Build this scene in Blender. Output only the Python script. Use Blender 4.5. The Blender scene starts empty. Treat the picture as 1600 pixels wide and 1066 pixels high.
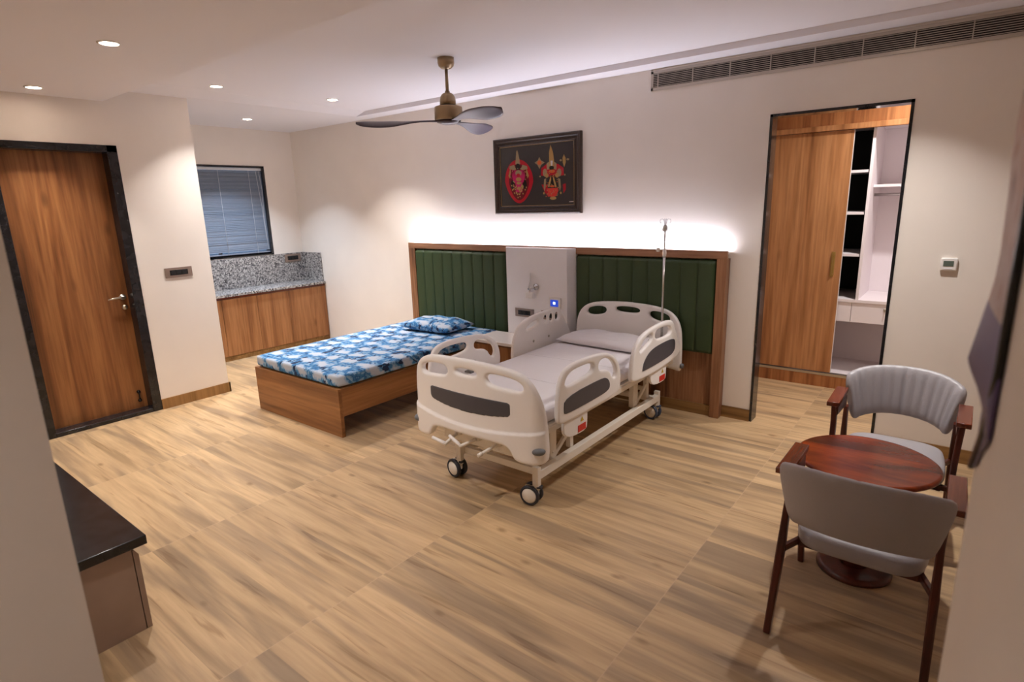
import bpy, bmesh, math, random
from mathutils import Vector, Matrix
random.seed(7)
S = bpy.context.scene
COL = S.collection
PI = math.pi
# ------------------------------------------------------------------ camera
F_PX = 902.6435; YAW, PITCH, ROLL = -0.66880, -0.23440, -0.02895
CAM = Vector((2.6019, -4.5490, 1.7444))
def cam_axes():
    cy, sy, cp, sp = math.cos(YAW), math.sin(YAW), math.cos(PITCH), math.sin(PITCH)
    f = Vector((sy*cp, cy*cp, sp)); r0 = Vector((cy, -sy, 0)); u0 = r0.cross(f)
    c, s = math.cos(ROLL), math.sin(ROLL)
    return c*r0+s*u0, -s*r0+c*u0, f
r_, u_, f_ = cam_axes()
cd = bpy.data.cameras.new('camera'); cam = bpy.data.objects.new('camera', cd); COL.objects.link(cam)
M3 = Matrix((r_, u_, -f_)).transposed()
cam.matrix_world = Matrix.Translation(CAM) @ M3.to_4x4()
cd.sensor_fit = 'HORIZONTAL'; cd.sensor_width = 36.0; cd.lens = 36.0*F_PX/1600.0
cd.clip_start = 0.02
cd.dof.use_dof = True; cd.dof.focus_distance = 4.2; cd.dof.aperture_fstop = 3.2
S.camera = cam
# ------------------------------------------------------------------ world, exposure
S.view_settings.view_transform = 'Standard'; S.view_settings.look = 'None'
S.view_settings.gamma = 1.0; S.view_settings.exposure = 0.08
try: S.view_settings.use_curve_mapping = False
except Exception: pass
W = bpy.data.worlds.new('world'); S.world = W; W.use_nodes = True
W.node_tree.nodes['Background'].inputs[0].default_value = (0.30, 0.42, 0.62, 1)
W.node_tree.nodes['Background'].inputs[1].default_value = 0.6
S.cycles.use_denoising = True
S.cycles.max_bounces = 10; S.cycles.diffuse_bounces = 6
S.cycles.sample_clamp_indirect = 6.0
S.cycles.caustics_reflective = False; S.cycles.caustics_refractive = False
# lamp powers (W) used by the fittings further down
P_MID, P_NEAR, P_KITCH, P_FAR_RIGHT, P_DRESS, P_CORR_FILL = 20.0, 13.5, 21.0, 13.0, 23.0, 3.5
STRIP = 150.0
WARM = (1.0, 0.95, 0.915); COOL = (0.72, 0.84, 1.0)

# ------------------------------------------------------------------ materials
def lin(c):
    return tuple(((v/255)/12.92 if v/255 <= .04045 else ((v/255+.055)/1.055)**2.4) for v in c)+(1,)
def newmat(name):
    m = bpy.data.materials.new(name); m.use_nodes = True
    n = m.node_tree.nodes; return m, n, m.node_tree.links, n['Principled BSDF']
def L(nt, a, b): nt.new(a, b)
def mat(name, col, rough=.5, metal=0, spec=.5, emis=None, es=0, noise=0, nscale=30, bump=0, bscale=60):
    m, n, l, b = newmat(name)
    b.inputs['Base Color'].default_value = lin(col); b.inputs['Roughness'].default_value = rough
    b.inputs['Metallic'].default_value = metal; b.inputs['Specular IOR Level'].default_value = spec
    tc = n.new('ShaderNodeTexCoord')
    if noise:
        t = n.new('ShaderNodeTexNoise'); t.inputs['Scale'].default_value = nscale; t.inputs['Detail'].default_value = 4
        l.new(tc.outputs['Object'], t.inputs['Vector'])
        r = n.new('ShaderNodeValToRGB'); r.color_ramp.elements[0].position = .35; r.color_ramp.elements[1].position = .65
        c = lin(col); r.color_ramp.elements[0].color = tuple(v*(1-noise) for v in c[:3])+(1,)
        r.color_ramp.elements[1].color = tuple(min(1, v*(1+noise)) for v in c[:3])+(1,)
        l.new(t.outputs['Fac'], r.inputs['Fac']); l.new(r.outputs['Color'], b.inputs['Base Color'])
    if bump:
        t = n.new('ShaderNodeTexNoise'); t.inputs['Scale'].default_value = bscale; t.inputs['Detail'].default_value = 3
        l.new(tc.outputs['Object'], t.inputs['Vector'])
        bp = n.new('ShaderNodeBump'); bp.inputs['Strength'].default_value = bump; bp.inputs['Distance'].default_value = .004
        l.new(t.outputs['Fac'], bp.inputs['Height']); l.new(bp.outputs['Normal'], b.inputs['Normal'])
    if emis:
        b.inputs['Emission Color'].default_value = lin(emis); b.inputs['Emission Strength'].default_value = es
    return m
def ramp(n, stops, interp='LINEAR'):
    r = n.new('ShaderNodeValToRGB'); r.color_ramp.interpolation = interp
    e = r.color_ramp.elements
    while len(e) > 1: e.remove(e[-1])
    e[0].position = stops[0][0]; e[0].color = stops[0][1]
    for p, c in stops[1:]:
        x = e.new(p); x.color = c
    return r
def mix(n, l, fac, a, b, mode='MIX'):
    m = n.new('ShaderNodeMix'); m.data_type = 'RGBA'; m.blend_type = mode
    for sock, v in ((m.inputs['Factor'], fac), (m.inputs['A'] if 0 else m.inputs[6], a), (m.inputs[7], b)):
        if isinstance(v, (int, float)): sock.default_value = v
        elif isinstance(v, tuple): sock.default_value = v
        else: l.new(v, sock)
    return m.outputs[2]
def math_(n, l, op, a, b=None, c=None):
    m = n.new('ShaderNodeMath'); m.operation = op
    for i, v in enumerate((a, b, c)):
        if v is None: continue
        if isinstance(v, (int, float)): m.inputs[i].default_value = v
        else: l.new(v, m.inputs[i])
    return m.outputs[0]
def wood(name, light, mid, dark, axis='z', freq=9.0, rough=.42, knots=True, stretch=.055, seed=0.0, spec=.4):
    m, n, l, b = newmat(name)
    tc = n.new('ShaderNodeTexCoord'); mp = n.new('ShaderNodeMapping')
    sc = [freq]*3; sc['xyz'.index(axis)] = freq*stretch
    mp.inputs['Scale'].default_value = sc; mp.inputs['Location'].default_value = (seed, seed*.7, seed*.3)
    l.new(tc.outputs['Object'], mp.inputs['Vector'])
    t = n.new('ShaderNodeTexNoise'); t.inputs['Scale'].default_value = 1; t.inputs['Detail'].default_value = 5
    t.inputs['Distortion'].default_value = .45; t.inputs['Roughness'].default_value = .55
    l.new(mp.outputs[0], t.inputs['Vector'])
    r = ramp(n, [(.30, lin(dark)), (.44, lin(mid)), (.55, lin(light)), (.68, lin(mid))])
    l.new(t.outputs['Fac'], r.inputs['Fac'])
    mp2 = n.new('ShaderNodeMapping'); sc = [freq*7]*3; sc['xyz'.index(axis)] = freq*.35
    mp2.inputs['Scale'].default_value = sc; l.new(tc.outputs['Object'], mp2.inputs['Vector'])
    t2 = n.new('ShaderNodeTexNoise'); t2.inputs['Scale'].default_value = 1; t2.inputs['Detail'].default_value = 3
    l.new(mp2.outputs[0], t2.inputs['Vector'])
    r2 = ramp(n, [(.3, (.62, .58, .54, 1)), (.6, (1, 1, 1, 1))]); l.new(t2.outputs['Fac'], r2.inputs['Fac'])
    c = mix(n, l, .75, r.outputs[0], r2.outputs[0], 'MULTIPLY')
    if knots:
        mp3 = n.new('ShaderNodeMapping'); sc = [freq*.95]*3; sc['xyz'.index(axis)] = freq*.33
        mp3.inputs['Scale'].default_value = sc; mp3.inputs['Location'].default_value = (seed+3, seed, 1)
        l.new(tc.outputs['Object'], mp3.inputs['Vector'])
        v = n.new('ShaderNodeTexVoronoi'); v.inputs['Scale'].default_value = .7
        l.new(mp3.outputs[0], v.inputs['Vector'])
        r3 = ramp(n, [(.03, (.30, .24, .2, 1)), (.13, (1, 1, 1, 1))]); l.new(v.outputs['Distance'], r3.inputs['Fac'])
        c = mix(n, l, .8, c, r3.outputs[0], 'MULTIPLY')
    l.new(c, b.inputs['Base Color'])
    b.inputs['Roughness'].default_value = rough; b.inputs['Specular IOR Level'].default_value = spec
    return m

M = {}
M['wall'] = mat('wall_paint', (236, 228, 219), .62, spec=.3, noise=.015, nscale=3)
M['ceil'] = mat('ceiling_paint', (238, 235, 238), .7, spec=.2)
M['black_granite'] = mat('black_granite', (32, 30, 32), .22, spec=.5, noise=.4, nscale=18)
M['jamb'] = mat('polished_black_stone', (30, 30, 34), .12, spec=.6, noise=.4, nscale=14)
M['door_wood'] = wood('door_laminate', (156, 104, 60), (134, 84, 45), (92, 55, 29), 'z', 6.5)
M['ward_wood'] = wood('wardrobe_laminate', (190, 136, 90), (170, 116, 72), (122, 76, 44), 'z', 6, seed=4.3)
M['ward_wood_x'] = wood('wardrobe_fascia_laminate', (174, 116, 70), (152, 95, 54), (108, 64, 35), 'z', 8, seed=1.3)
M['bed_wood'] = wood('bed_laminate', (166, 116, 70), (146, 98, 57), (112, 72, 40), 'x', 6, knots=False, seed=2.1)
M['bed_wood_y'] = wood('bed_rail_laminate', (172, 120, 72), (152, 103, 60), (116, 75, 42), 'y', 6, knots=False, seed=5.1)
M['head_wood'] = wood('headboard_veneer', (168, 124, 94), (142, 100, 72), (92, 62, 44), 'x', 7, knots=False, seed=7)
M['head_wood_z'] = wood('headboard_side_veneer', (168, 122, 88), (140, 96, 66), (86, 56, 38), 'z', 9, seed=8)
M['cab_wood'] = wood('cabinet_laminate', (172, 120, 76), (148, 98, 58), (104, 66, 38), 'z', 7, seed=12)
M['chair_wood'] = wood('red_brown_hardwood', (124, 56, 30), (110, 47, 25), (82, 34, 19), 'y', 9, .25, False, seed=3, spec=.6)
M['leg_wood'] = wood('dark_leg_hardwood', (92, 38, 24), (76, 30, 19), (46, 17, 11), 'z', 12, .3, False, seed=4, spec=.5)
M['table_wood'] = wood('polished_table_hardwood', (146, 60, 24), (116, 44, 19), (62, 24, 14), 'x', 5.5, .2, False, .35, seed=9, spec=.3)
M['green'] = mat('green_upholstery', (54, 70, 42), .5, spec=.35, noise=.06, nscale=200)
M['white_lam'] = mat('white_laminate', (240, 238, 240), .35, noise=.012, nscale=4)
M['white_top'] = mat('white_stone_top', (232, 225, 220), .25)
M['plastic'] = mat('cream_bed_plastic', (246, 242, 239), .38)
M['metal_cream'] = mat('cream_painted_steel', (236, 229, 218), .35)
M['gray_panel'] = mat('gray_inset_panel', (76, 74, 80), .45, noise=.03)
M['gray_rubber'] = mat('gray_rubber', (110, 112, 116), .5)
M['dark_rubber'] = mat('dark_caster_rubber', (45, 46, 54), .5)
M['blue_rubber'] = mat('slate_caster_rubber', (70, 82, 104), .45)
M['sheet'] = mat('white_sheet', (232, 228, 230), .75, spec=.2, bump=.35, bscale=7)
def folded_sheet():
    m = mat('white_folded_sheet', (232, 228, 230), .75, spec=.2, bump=.35, bscale=7); n, l = m.node_tree.nodes, m.node_tree.links
    b = n['Principled BSDF']; bp = [x for x in n if x.type == 'BUMP'][0]
    tc = n.new('ShaderNodeTexCoord'); sp = n.new('ShaderNodeSeparateXYZ'); l.new(tc.outputs['Object'], sp.inputs[0])
    w = n.new('ShaderNodeTexNoise'); w.inputs['Scale'].default_value = 2.5; l.new(tc.outputs['Object'], w.inputs['Vector'])
    y = math_(n, l, 'ADD', sp.outputs[1], math_(n, l, 'MULTIPLY', math_(n, l, 'SUBTRACT', w.outputs['Fac'], .5), .06))
    h = None
    for y0 in (.10, -.42, .52):
        k = math_(n, l, 'SUBTRACT', 1, math_(n, l, 'MINIMUM', 1, math_(n, l, 'DIVIDE', math_(n, l, 'ABSOLUTE', math_(n, l, 'SUBTRACT', y, y0)), .014)))
        h = k if h is None else math_(n, l, 'ADD', h, k)
    b2 = n.new('ShaderNodeBump'); b2.inputs['Strength'].default_value = .9; b2.inputs['Distance'].default_value = .006
    l.new(h, b2.inputs['Height']); l.new(bp.outputs['Normal'], b2.inputs['Normal']); l.new(b2.outputs['Normal'], b.inputs['Normal'])
    return m
M['sheet_fold'] = folded_sheet()
M['chrome'] = mat('chrome', (200, 198, 196), .18, metal=1)
M['clear'] = mat('clear_plastic', (214, 212, 208), .25)
M['brass'] = mat('antique_brass', (166, 144, 114), .34, metal=.7)
M['gold'] = mat('gold_metal', (176, 144, 80), .3, metal=.6)
M['nickel'] = mat('satin_nickel', (190, 182, 168), .3, metal=.9)
M['fan_top'] = mat('fan_blade_brown', (58, 40, 44), .35)
M['fan_under'] = mat('fan_blade_underside', (106, 98, 112), .4)
M['gray_leather'] = mat('gray_leather', (166, 162, 166), .42, bump=.2, bscale=90)
M['bronze'] = mat('bronze_switch_frame', (150, 130, 118), .35, metal=.4)
M['black'] = mat('black_gloss', (16, 15, 16), .25)
M['black_matt'] = mat('black_matt', (20, 18, 18), .7)
M['grille'] = mat('anodised_grille', (188, 178, 168), .4, metal=.2)
M['white'] = mat('white_plastic', (236, 232, 228), .35)
M['lcd'] = mat('lcd_green_gray', (92, 104, 96), .3)
M['blind'] = mat('venetian_slats', (134, 146, 164), .28, spec=.6)
M['cord'] = mat('white_cord', (214, 218, 224), .6)
M['red'] = mat('red_sticker', (206, 42, 26), .5)
M['yellow'] = mat('yellow_sticker', (206, 176, 40), .5)
M['screen'] = mat('blue_screen', (20, 40, 120), .3, emis=(40, 70, 190), es=.9)
M['screen_dot'] = mat('screen_light', (220, 235, 255), .3, emis=(200, 225, 255), es=6)
M['lamp'] = mat('lamp_diffuser', (255, 250, 245), .5, emis=(255, 246, 238), es=14)
M['lamp_trim'] = mat('lamp_trim', (230, 226, 222), .4)
M['strip'] = mat('led_strip', (255, 250, 250), .5, emis=(238, 238, 255), es=STRIP)
M['baseboard'] = wood('baseboard_tile', (158, 122, 76), (140, 104, 60), (100, 72, 40), 'x', 7, .3, False, seed=2)
M['lilac'] = mat('wardrobe_white_interior', (232, 224, 228), .5)
M['brown_lam'] = mat('taupe_stone_laminate', (150, 128, 114), .4, noise=.06, nscale=6)
M['glass'] = mat('window_glass', (200, 215, 230), .05)
M['glass'].node_tree.nodes['Principled BSDF'].inputs['Transmission Weight'].default_value = 1
M['frame_brown'] = mat('carved_frame_brown', (48, 31, 20), .45, noise=.5, nscale=90, bump=.6, bscale=120)
M['gilt'] = mat('gilt_line', (150, 118, 66), .4)

def floor_mat():
    m, n, l, b = newmat('wood_look_floor_tile')
    tc = n.new('ShaderNodeTexCoord'); sp = n.new('ShaderNodeSeparateXYZ'); l.new(tc.outputs['Object'], sp.inputs[0])
    X, Y = sp.outputs[0], sp.outputs[1]
    px = math_(n, l, 'DIVIDE', math_(n, l, 'SUBTRACT', X, .545), 1.162)
    py = math_(n, l, 'DIVIDE', math_(n, l, 'ADD', Y, .045), .198)
    ix = math_(n, l, 'FLOOR', px); iy = math_(n, l, 'FLOOR', py)
    cv = n.new('ShaderNodeCombineXYZ'); l.new(ix, cv.inputs[0]); l.new(iy, cv.inputs[1])
    wn = n.new('ShaderNodeTexWhiteNoise'); wn.noise_dimensions = '2D'; l.new(cv.outputs[0], wn.inputs['Vector'])
    sc = n.new('ShaderNodeSeparateColor'); l.new(wn.outputs['Color'], sc.inputs[0])
    def coords(kx, ky, o):
        c = n.new('ShaderNodeCombineXYZ')
        l.new(math_(n, l, 'ADD', math_(n, l, 'MULTIPLY', X, kx), math_(n, l, 'MULTIPLY', sc.outputs[0], 30.0+o)), c.inputs[0])
        l.new(math_(n, l, 'ADD', math_(n, l, 'MULTIPLY', Y, ky), math_(n, l, 'MULTIPLY', sc.outputs[1], 30.0)), c.inputs[1])
        return c.outputs[0]
    def noise(v, scale, det, dist, rough=.5):
        t = n.new('ShaderNodeTexNoise'); t.inputs['Scale'].default_value = scale; t.inputs['Detail'].default_value = det
        t.inputs['Distortion'].default_value = dist; t.inputs['Roughness'].default_value = rough
        l.new(v, t.inputs['Vector']); return t.outputs['Fac']
    a = noise(coords(.6, 6.5, 0), 1.6, 4, .7)
    r1 = ramp(n, [(.30, lin((158, 132, 99))), (.45, lin((184, 155, 118))), (.60, lin((200, 170, 130))), (.75, lin((180, 150, 112)))])
    l.new(a, r1.inputs[0])
    s = noise(coords(.5, 6.5, 7), 1.3, 5, .45)
    r2 = ramp(n, [(.49, (0, 0, 0, 1)), (.62, (1, 1, 1, 1))]); l.new(s, r2.inputs[0])
    c = mix(n, l, math_(n, l, 'MULTIPLY', r2.outputs[0], .62), r1.outputs[0], lin((132, 112, 92)))
    g = noise(coords(1.6, 26, 3), 2.2, 3, .3)
    r3 = ramp(n, [(.3, (.88, .86, .84, 1)), (.62, (1.02, 1.02, 1.02, 1))]); l.new(g, r3.inputs[0])
    c = mix(n, l, .8, c, r3.outputs[0], 'MULTIPLY')
    k = noise(coords(.8, 13, 5), 1.7, 3, .9)      # thin dark mineral streaks
    r4 = ramp(n, [(.61, (1, 1, 1, 1)), (.68, (.68, .62, .56, 1))]); l.new(k, r4.inputs[0])
    c = mix(n, l, .85, c, r4.outputs[0], 'MULTIPLY')
    v = n.new('ShaderNodeTexVoronoi'); v.inputs['Scale'].default_value = 1.0; l.new(coords(2.6, 5.2, 9), v.inputs['Vector'])
    r5 = ramp(n, [(.035, (.45, .38, .32, 1)), (.11, (1, 1, 1, 1))]); l.new(v.outputs['Distance'], r5.inputs[0])
    c = mix(n, l, .7, c, r5.outputs[0], 'MULTIPLY')
    tone = math_(n, l, 'ADD', .90, math_(n, l, 'MULTIPLY', sc.outputs[2], .17))
    cc = n.new('ShaderNodeCombineXYZ'); [l.new(tone, cc.inputs[i]) for i in range(3)]
    c = mix(n, l, 1.0, c, cc.outputs[0], 'MULTIPLY')
    fx = math_(n, l, 'ABSOLUTE', math_(n, l, 'SUBTRACT', math_(n, l, 'FRACT', px), .5))
    fy = math_(n, l, 'ABSOLUTE', math_(n, l, 'SUBTRACT', math_(n, l, 'FRACT', py), .5))
    gx = math_(n, l, 'GREATER_THAN', fx, .4981); gy = math_(n, l, 'GREATER_THAN', fy, .494)
    c = mix(n, l, math_(n, l, 'MULTIPLY', gx, .75), c, lin((190, 160, 128)))
    c = mix(n, l, math_(n, l, 'MULTIPLY', gy, .22), c, lin((150, 118, 84)))
    l.new(c, b.inputs['Base Color']); b.inputs['Roughness'].default_value = .36; b.inputs['Specular IOR Level'].default_value = .4
    return m
M['floor'] = floor_mat()
def granite():
    m, n, l, b = newmat('speckled_granite'); tc = n.new('ShaderNodeTexCoord')
    v = n.new('ShaderNodeTexVoronoi'); v.inputs['Scale'].default_value = 74; l.new(tc.outputs['Object'], v.inputs['Vector'])
    s = n.new('ShaderNodeSeparateColor'); l.new(v.outputs['Color'], s.inputs[0])
    r = ramp(n, [(0, lin((70, 68, 70))), (.17, lin((128, 124, 122))), (.42, lin((160, 155, 152))), (.72, lin((192, 187, 182))), (.95, lin((98, 94, 94)))], 'CONSTANT')
    l.new(s.outputs[0], r.inputs[0]); l.new(r.outputs[0], b.inputs['Base Color']); b.inputs['Roughness'].default_value = .25
    return m
M['granite'] = granite()
def blue_fabric(name, ox=0, oy=0):
    m, n, l, b = newmat(name); tc = n.new('ShaderNodeTexCoord')
    sp = n.new('ShaderNodeSeparateXYZ'); l.new(tc.outputs['Object'], sp.inputs[0])
    nz = n.new('ShaderNodeTexNoise'); nz.inputs['Scale'].default_value = 16; nz.inputs['Detail'].default_value = 4; l.new(tc.outputs['Object'], nz.inputs['Vector'])
    zz = math_(n, l, 'MULTIPLY', sp.outputs[2], .9)
    vx = math_(n, l, 'DIVIDE', math_(n, l, 'ADD', math_(n, l, 'ADD', sp.outputs[1], zz), 3+oy), .17)
    row = math_(n, l, 'FLOOR', vx)
    ux = math_(n, l, 'ADD', math_(n, l, 'DIVIDE', math_(n, l, 'ADD', math_(n, l, 'ADD', sp.outputs[0], zz), 3+ox), .225), math_(n, l, 'MULTIPLY', math_(n, l, 'MODULO', row, 2.0), .5))
    fu = math_(n, l, 'SUBTRACT', math_(n, l, 'FRACT', ux), .5); fv = math_(n, l, 'SUBTRACT', math_(n, l, 'FRACT', vx), .5)
    # brush-like blotches: distance from the cell centre broken up by two noises
    d = math_(n, l, 'SQRT', math_(n, l, 'ADD', math_(n, l, 'MULTIPLY', fu, fu), math_(n, l, 'MULTIPLY', math_(n, l, 'MULTIPLY', fv, fv), 1.5)))
    mpb = n.new('ShaderNodeMapping'); mpb.inputs['Scale'].default_value = (70, 16, 30); l.new(tc.outputs['Object'], mpb.inputs['Vector'])
    nb = n.new('ShaderNodeTexNoise'); nb.inputs['Scale'].default_value = 1; nb.inputs['Detail'].default_value = 2; l.new(mpb.outputs[0], nb.inputs['Vector'])
    d = math_(n, l, 'ADD', d, math_(n, l, 'MULTIPLY', math_(n, l, 'SUBTRACT', nz.outputs['Fac'], .5), .95))
    d = math_(n, l, 'ADD', d, math_(n, l, 'MULTIPLY', math_(n, l, 'SUBTRACT', nb.outputs['Fac'], .5), .55))
    d = math_(n, l, 'SUBTRACT', d, math_(n, l, 'MULTIPLY', fv, .22))
    r = ramp(n, [(.0, lin((184, 192, 204))), (.27, lin((156, 178, 204))), (.36, lin((124, 164, 200))), (.44, lin((62, 120, 170))), (.58, lin((44, 94, 146))), (.66, lin((96, 144, 184))), (.76, lin((138, 170, 198)))], 'CONSTANT')
    l.new(d, r.inputs[0])
    mpn = n.new('ShaderNodeMapping'); mpn.inputs['Scale'].default_value = (26, 9, 14); l.new(tc.outputs['Object'], mpn.inputs['Vector'])
    nn = n.new('ShaderNodeTexNoise'); nn.inputs['Scale'].default_value = 1; nn.inputs['Detail'].default_value = 3; l.new(mpn.outputs[0], nn.inputs['Vector'])
    navy = math_(n, l, 'MULTIPLY', math_(n, l, 'GREATER_THAN', nn.outputs['Fac'], .57), math_(n, l, 'GREATER_THAN', d, .35))
    l.new(mix(n, l, navy, r.outputs[0], lin((38, 54, 84))), b.inputs['Base Color']); b.inputs['Roughness'].default_value = .75; b.inputs['Specular IOR Level'].default_value = .2
    t = n.new('ShaderNodeTexNoise'); t.inputs['Scale'].default_value = 9; l.new(tc.outputs['Object'], t.inputs['Vector'])
    bp = n.new('ShaderNodeBump'); bp.inputs['Strength'].default_value = .35; bp.inputs['Distance'].default_value = .01
    l.new(t.outputs['Fac'], bp.inputs['Height']); l.new(bp.outputs['Normal'], b.inputs['Normal'])
    return m
M['blue'] = blue_fabric('blue_brushstroke_cotton'); M['blue2'] = blue_fabric('blue_brushstroke_pillowcase', .07, .05)

# ------------------------------------------------------------------ mesh helpers
def box(bm, x0, x1, y0, y1, z0, z1, bev=0, seg=2, mi=0):
    vs = [bm.verts.new((x, y, z)) for x in (x0, x1) for y in (y0, y1) for z in (z0, z1)]
    idx = [(0, 1, 3, 2), (4, 6, 7, 5), (0, 4, 5, 1), (2, 3, 7, 6), (0, 2, 6, 4), (1, 5, 7, 3)]
    fs = [bm.faces.new([vs[i] for i in q]) for q in idx]
    for f in fs: f.material_index = mi
    if bev:
        es = list({e for f in fs for e in f.edges})
        r = bmesh.ops.bevel(bm, geom=es, offset=bev, segments=seg, profile=.5, affect='EDGES')
        for f in r['faces']: f.material_index = mi; f.smooth = True
    return vs
def ring_loft(bm, rings, cap=True, smooth=True, closed=True, mi=0):
    vr = [[bm.verts.new(p) for p in r] for r in rings]
    k = len(vr[0])
    for a, b in zip(vr, vr[1:]):
        for i in range(k if closed else k-1):
            f = bm.faces.new((a[i], a[(i+1) % k], b[(i+1) % k], b[i])); f.smooth = smooth; f.material_index = mi
    if cap:
        for q in (vr[0][::-1], vr[-1]):
            f = bm.faces.new(q); f.material_index = mi
    return vr
def tube(bm, pts, rad, seg=10, mi=0):
    pts = [Vector(p) for p in pts]; rings = []
    rr = rad if isinstance(rad, (list, tuple)) else [rad]*len(pts)
    up = None
    for i, p in enumerate(pts):
        d = ((pts[i+1]-p) if i+1 < len(pts) else (p-pts[i-1])).normalized()
        if 0 < i < len(pts)-1: d = ((pts[i+1]-p).normalized()+(p-pts[i-1]).normalized()).normalized()
        if up is None: up = Vector((0, 0, 1)) if abs(d.z) < .9 else Vector((1, 0, 0))
        s = d.cross(up).normalized(); up = s.cross(d).normalized()
        rings.append([p+rr[i]*(math.cos(2*PI*k/seg)*s+math.sin(2*PI*k/seg)*up) for k in range(seg)])
    return ring_loft(bm, rings, mi=mi)
def beam(bm, p0, p1, w, h, w1=None, h1=None, side=(1, 0, 0), bev=.003):
    """rectangular bar from p0 to p1; w along 'side', h across"""
    p0, p1 = Vector(p0), Vector(p1); d = (p1-p0).normalized(); s = Vector(side); s = (s-s.dot(d)*d).normalized(); u = s.cross(d)
    w1 = w1 or w; h1 = h1 or h
    def rc(p, a, b):
        c = min(a, b)*.18
        o = [(a/2-c, b/2), (-a/2+c, b/2), (-a/2, b/2-c), (-a/2, -b/2+c), (-a/2+c, -b/2), (a/2-c, -b/2), (a/2, -b/2+c), (a/2, b/2-c)]
        return [p+x*s+y*u for x, y in o]
    ring_loft(bm, [rc(p0, w, h), rc(p1, w1, h1)], smooth=False)
def lathe(bm, prof, c, seg=32, axis='z', mi=0, cap=True):
    c = Vector(c); rings = []
    for r, z in prof:
        R = []
        for k in range(seg):
            a = 2*PI*k/seg; x, y = r*math.cos(a), r*math.sin(a)
            v = {'z': Vector((x, y, z)), 'y': Vector((x, z, -y)), 'x': Vector((z, x, y))}[axis]
            R.append(c+v)
        rings.append(R)
    return ring_loft(bm, rings, cap=cap, mi=mi)
def chaikin(pts, n=2):
    for _ in range(n):
        q = []
        for i, p in enumerate(pts):
            a = pts[(i+1) % len(pts)]
            q.append((p[0]*.75+a[0]*.25, p[1]*.75+a[1]*.25)); q.append((p[0]*.25+a[0]*.75, p[1]*.25+a[1]*.75))
        pts = q
    return pts
def slab_mesh(outline, holes, t, bev, voxel=0):
    cu = bpy.data.curves.new('tmp', 'CURVE'); cu.dimensions = '2D'; cu.fill_mode = 'BOTH'
    cu.extrude = max(t/2-bev, .0005); cu.bevel_depth = bev; cu.bevel_resolution = 3; cu.offset = -bev
    def area(p): return sum(p[i-1][0]*p[i][1]-p[i][0]*p[i-1][1] for i in range(len(p)))
    for k, pl in enumerate([outline]+list(holes)):
        if (area(pl) < 0) != (k > 0): pl = pl[::-1]
        s = cu.splines.new('POLY'); s.points.add(len(pl)-1); s.use_cyclic_u = True
        for q, (x, y) in zip(s.points, pl): q.co = (x, y, 0, 1)
    o = bpy.data.objects.new('tmp', cu); COL.objects.link(o)
    me = bpy.data.meshes.new_from_object(o.evaluated_get(bpy.context.evaluated_depsgraph_get()))
    bpy.data.objects.remove(o)
    bm = bmesh.new(); bm.from_mesh(me); bmesh.ops.remove_doubles(bm, verts=bm.verts, dist=.0004)
    if voxel:
        bm.to_mesh(me); o = bpy.data.objects.new('tmp', me); COL.objects.link(o)
        md = o.modifiers.new('r', 'REMESH'); md.mode = 'VOXEL'; md.voxel_size = voxel
        me2 = bpy.data.meshes.new_from_object(o.evaluated_get(bpy.context.evaluated_depsgraph_get()))
        bpy.data.objects.remove(o); bm.free(); bm = bmesh.new(); bm.from_mesh(me2)
        for _ in range(3): bmesh.ops.smooth_vert(bm, verts=bm.verts, factor=.5, use_axis_x=True, use_axis_y=True, use_axis_z=True)
        for f in bm.faces: f.smooth = True
    return bm
XZ = Matrix(((1, 0, 0, 0), (0, 0, -1, 0), (0, 1, 0, 0), (0, 0, 0, 1)))   # local (x,y,z)->(x,-z,y): faces the room
YZ = Matrix(((0, 0, 1, 0), (1, 0, 0, 0), (0, 1, 0, 0), (0, 0, 0, 1)))    # local (x,y,z)->(z,x,y)
def slab(outline, holes, t, bev, plane, off, voxel=0):
    bm = slab_mesh(outline, holes, t, bev, voxel)
    M4 = XZ if plane == 'xz' else YZ
    T = Matrix.Translation((0, off, 0) if plane == 'xz' else (off, 0, 0))
    bmesh.ops.transform(bm, matrix=T @ M4, verts=bm.verts)
    return bm
# ------------------------------------------------------------------ object helpers
def emit(name, bm, m, parent=None, label=None, smooth=None):
    bmesh.ops.recalc_face_normals(bm, faces=bm.faces)
    me = bpy.data.meshes.new(name)
    if parent is not None:
        root = parent
        while root.parent: root = root.parent
        bmesh.ops.transform(bm, matrix=Matrix.Translation(-root.location), verts=bm.verts)
    if smooth is not None:
        for f in bm.faces: f.smooth = smooth
    bm.to_mesh(me); bm.free()
    for x in (m if isinstance(m, (list, tuple)) else [m]): me.materials.append(x)
    o = bpy.data.objects.new(name, me); COL.objects.link(o)
    if parent is not None: o.parent = parent
    if label: o['label'] = label
    return o
def root(name, loc, label, cat, group=None):
    o = bpy.data.objects.new(name, None); COL.objects.link(o); o.location = loc; o.empty_display_size = .1
    o['label'] = label; o['category'] = cat
    if group: o['group'] = group
    return o
def solo(name, bm, m, label, cat, group=None, origin=None):
    if origin is not None: bmesh.ops.transform(bm, matrix=Matrix.Translation(-Vector(origin)), verts=bm.verts)
    o = emit(name, bm, m)
    if origin is not None: o.location = origin
    o['label'] = label; o['category'] = cat
    if group: o['group'] = group
    return o
def struct(name, bm, m, parent=None):
    o = emit(name, bm, m, parent)
    if parent is None: o['kind'] = 'structure'
    return o
def dup(r, loc, rz=0, label=None):
    c = r.copy(); COL.objects.link(c); c.location = loc; c.rotation_euler = (0, 0, rz)
    if label: c['label'] = label
    def rec(src, dst):
        for ch in [o for o in src.children]:
            d = ch.copy(); COL.objects.link(d); d.parent = dst; rec(ch, d)
    rec(r, c)
    return c
def B(*a, **k):
    bm = bmesh.new(); box(bm, *a, **k); return bm

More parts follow.
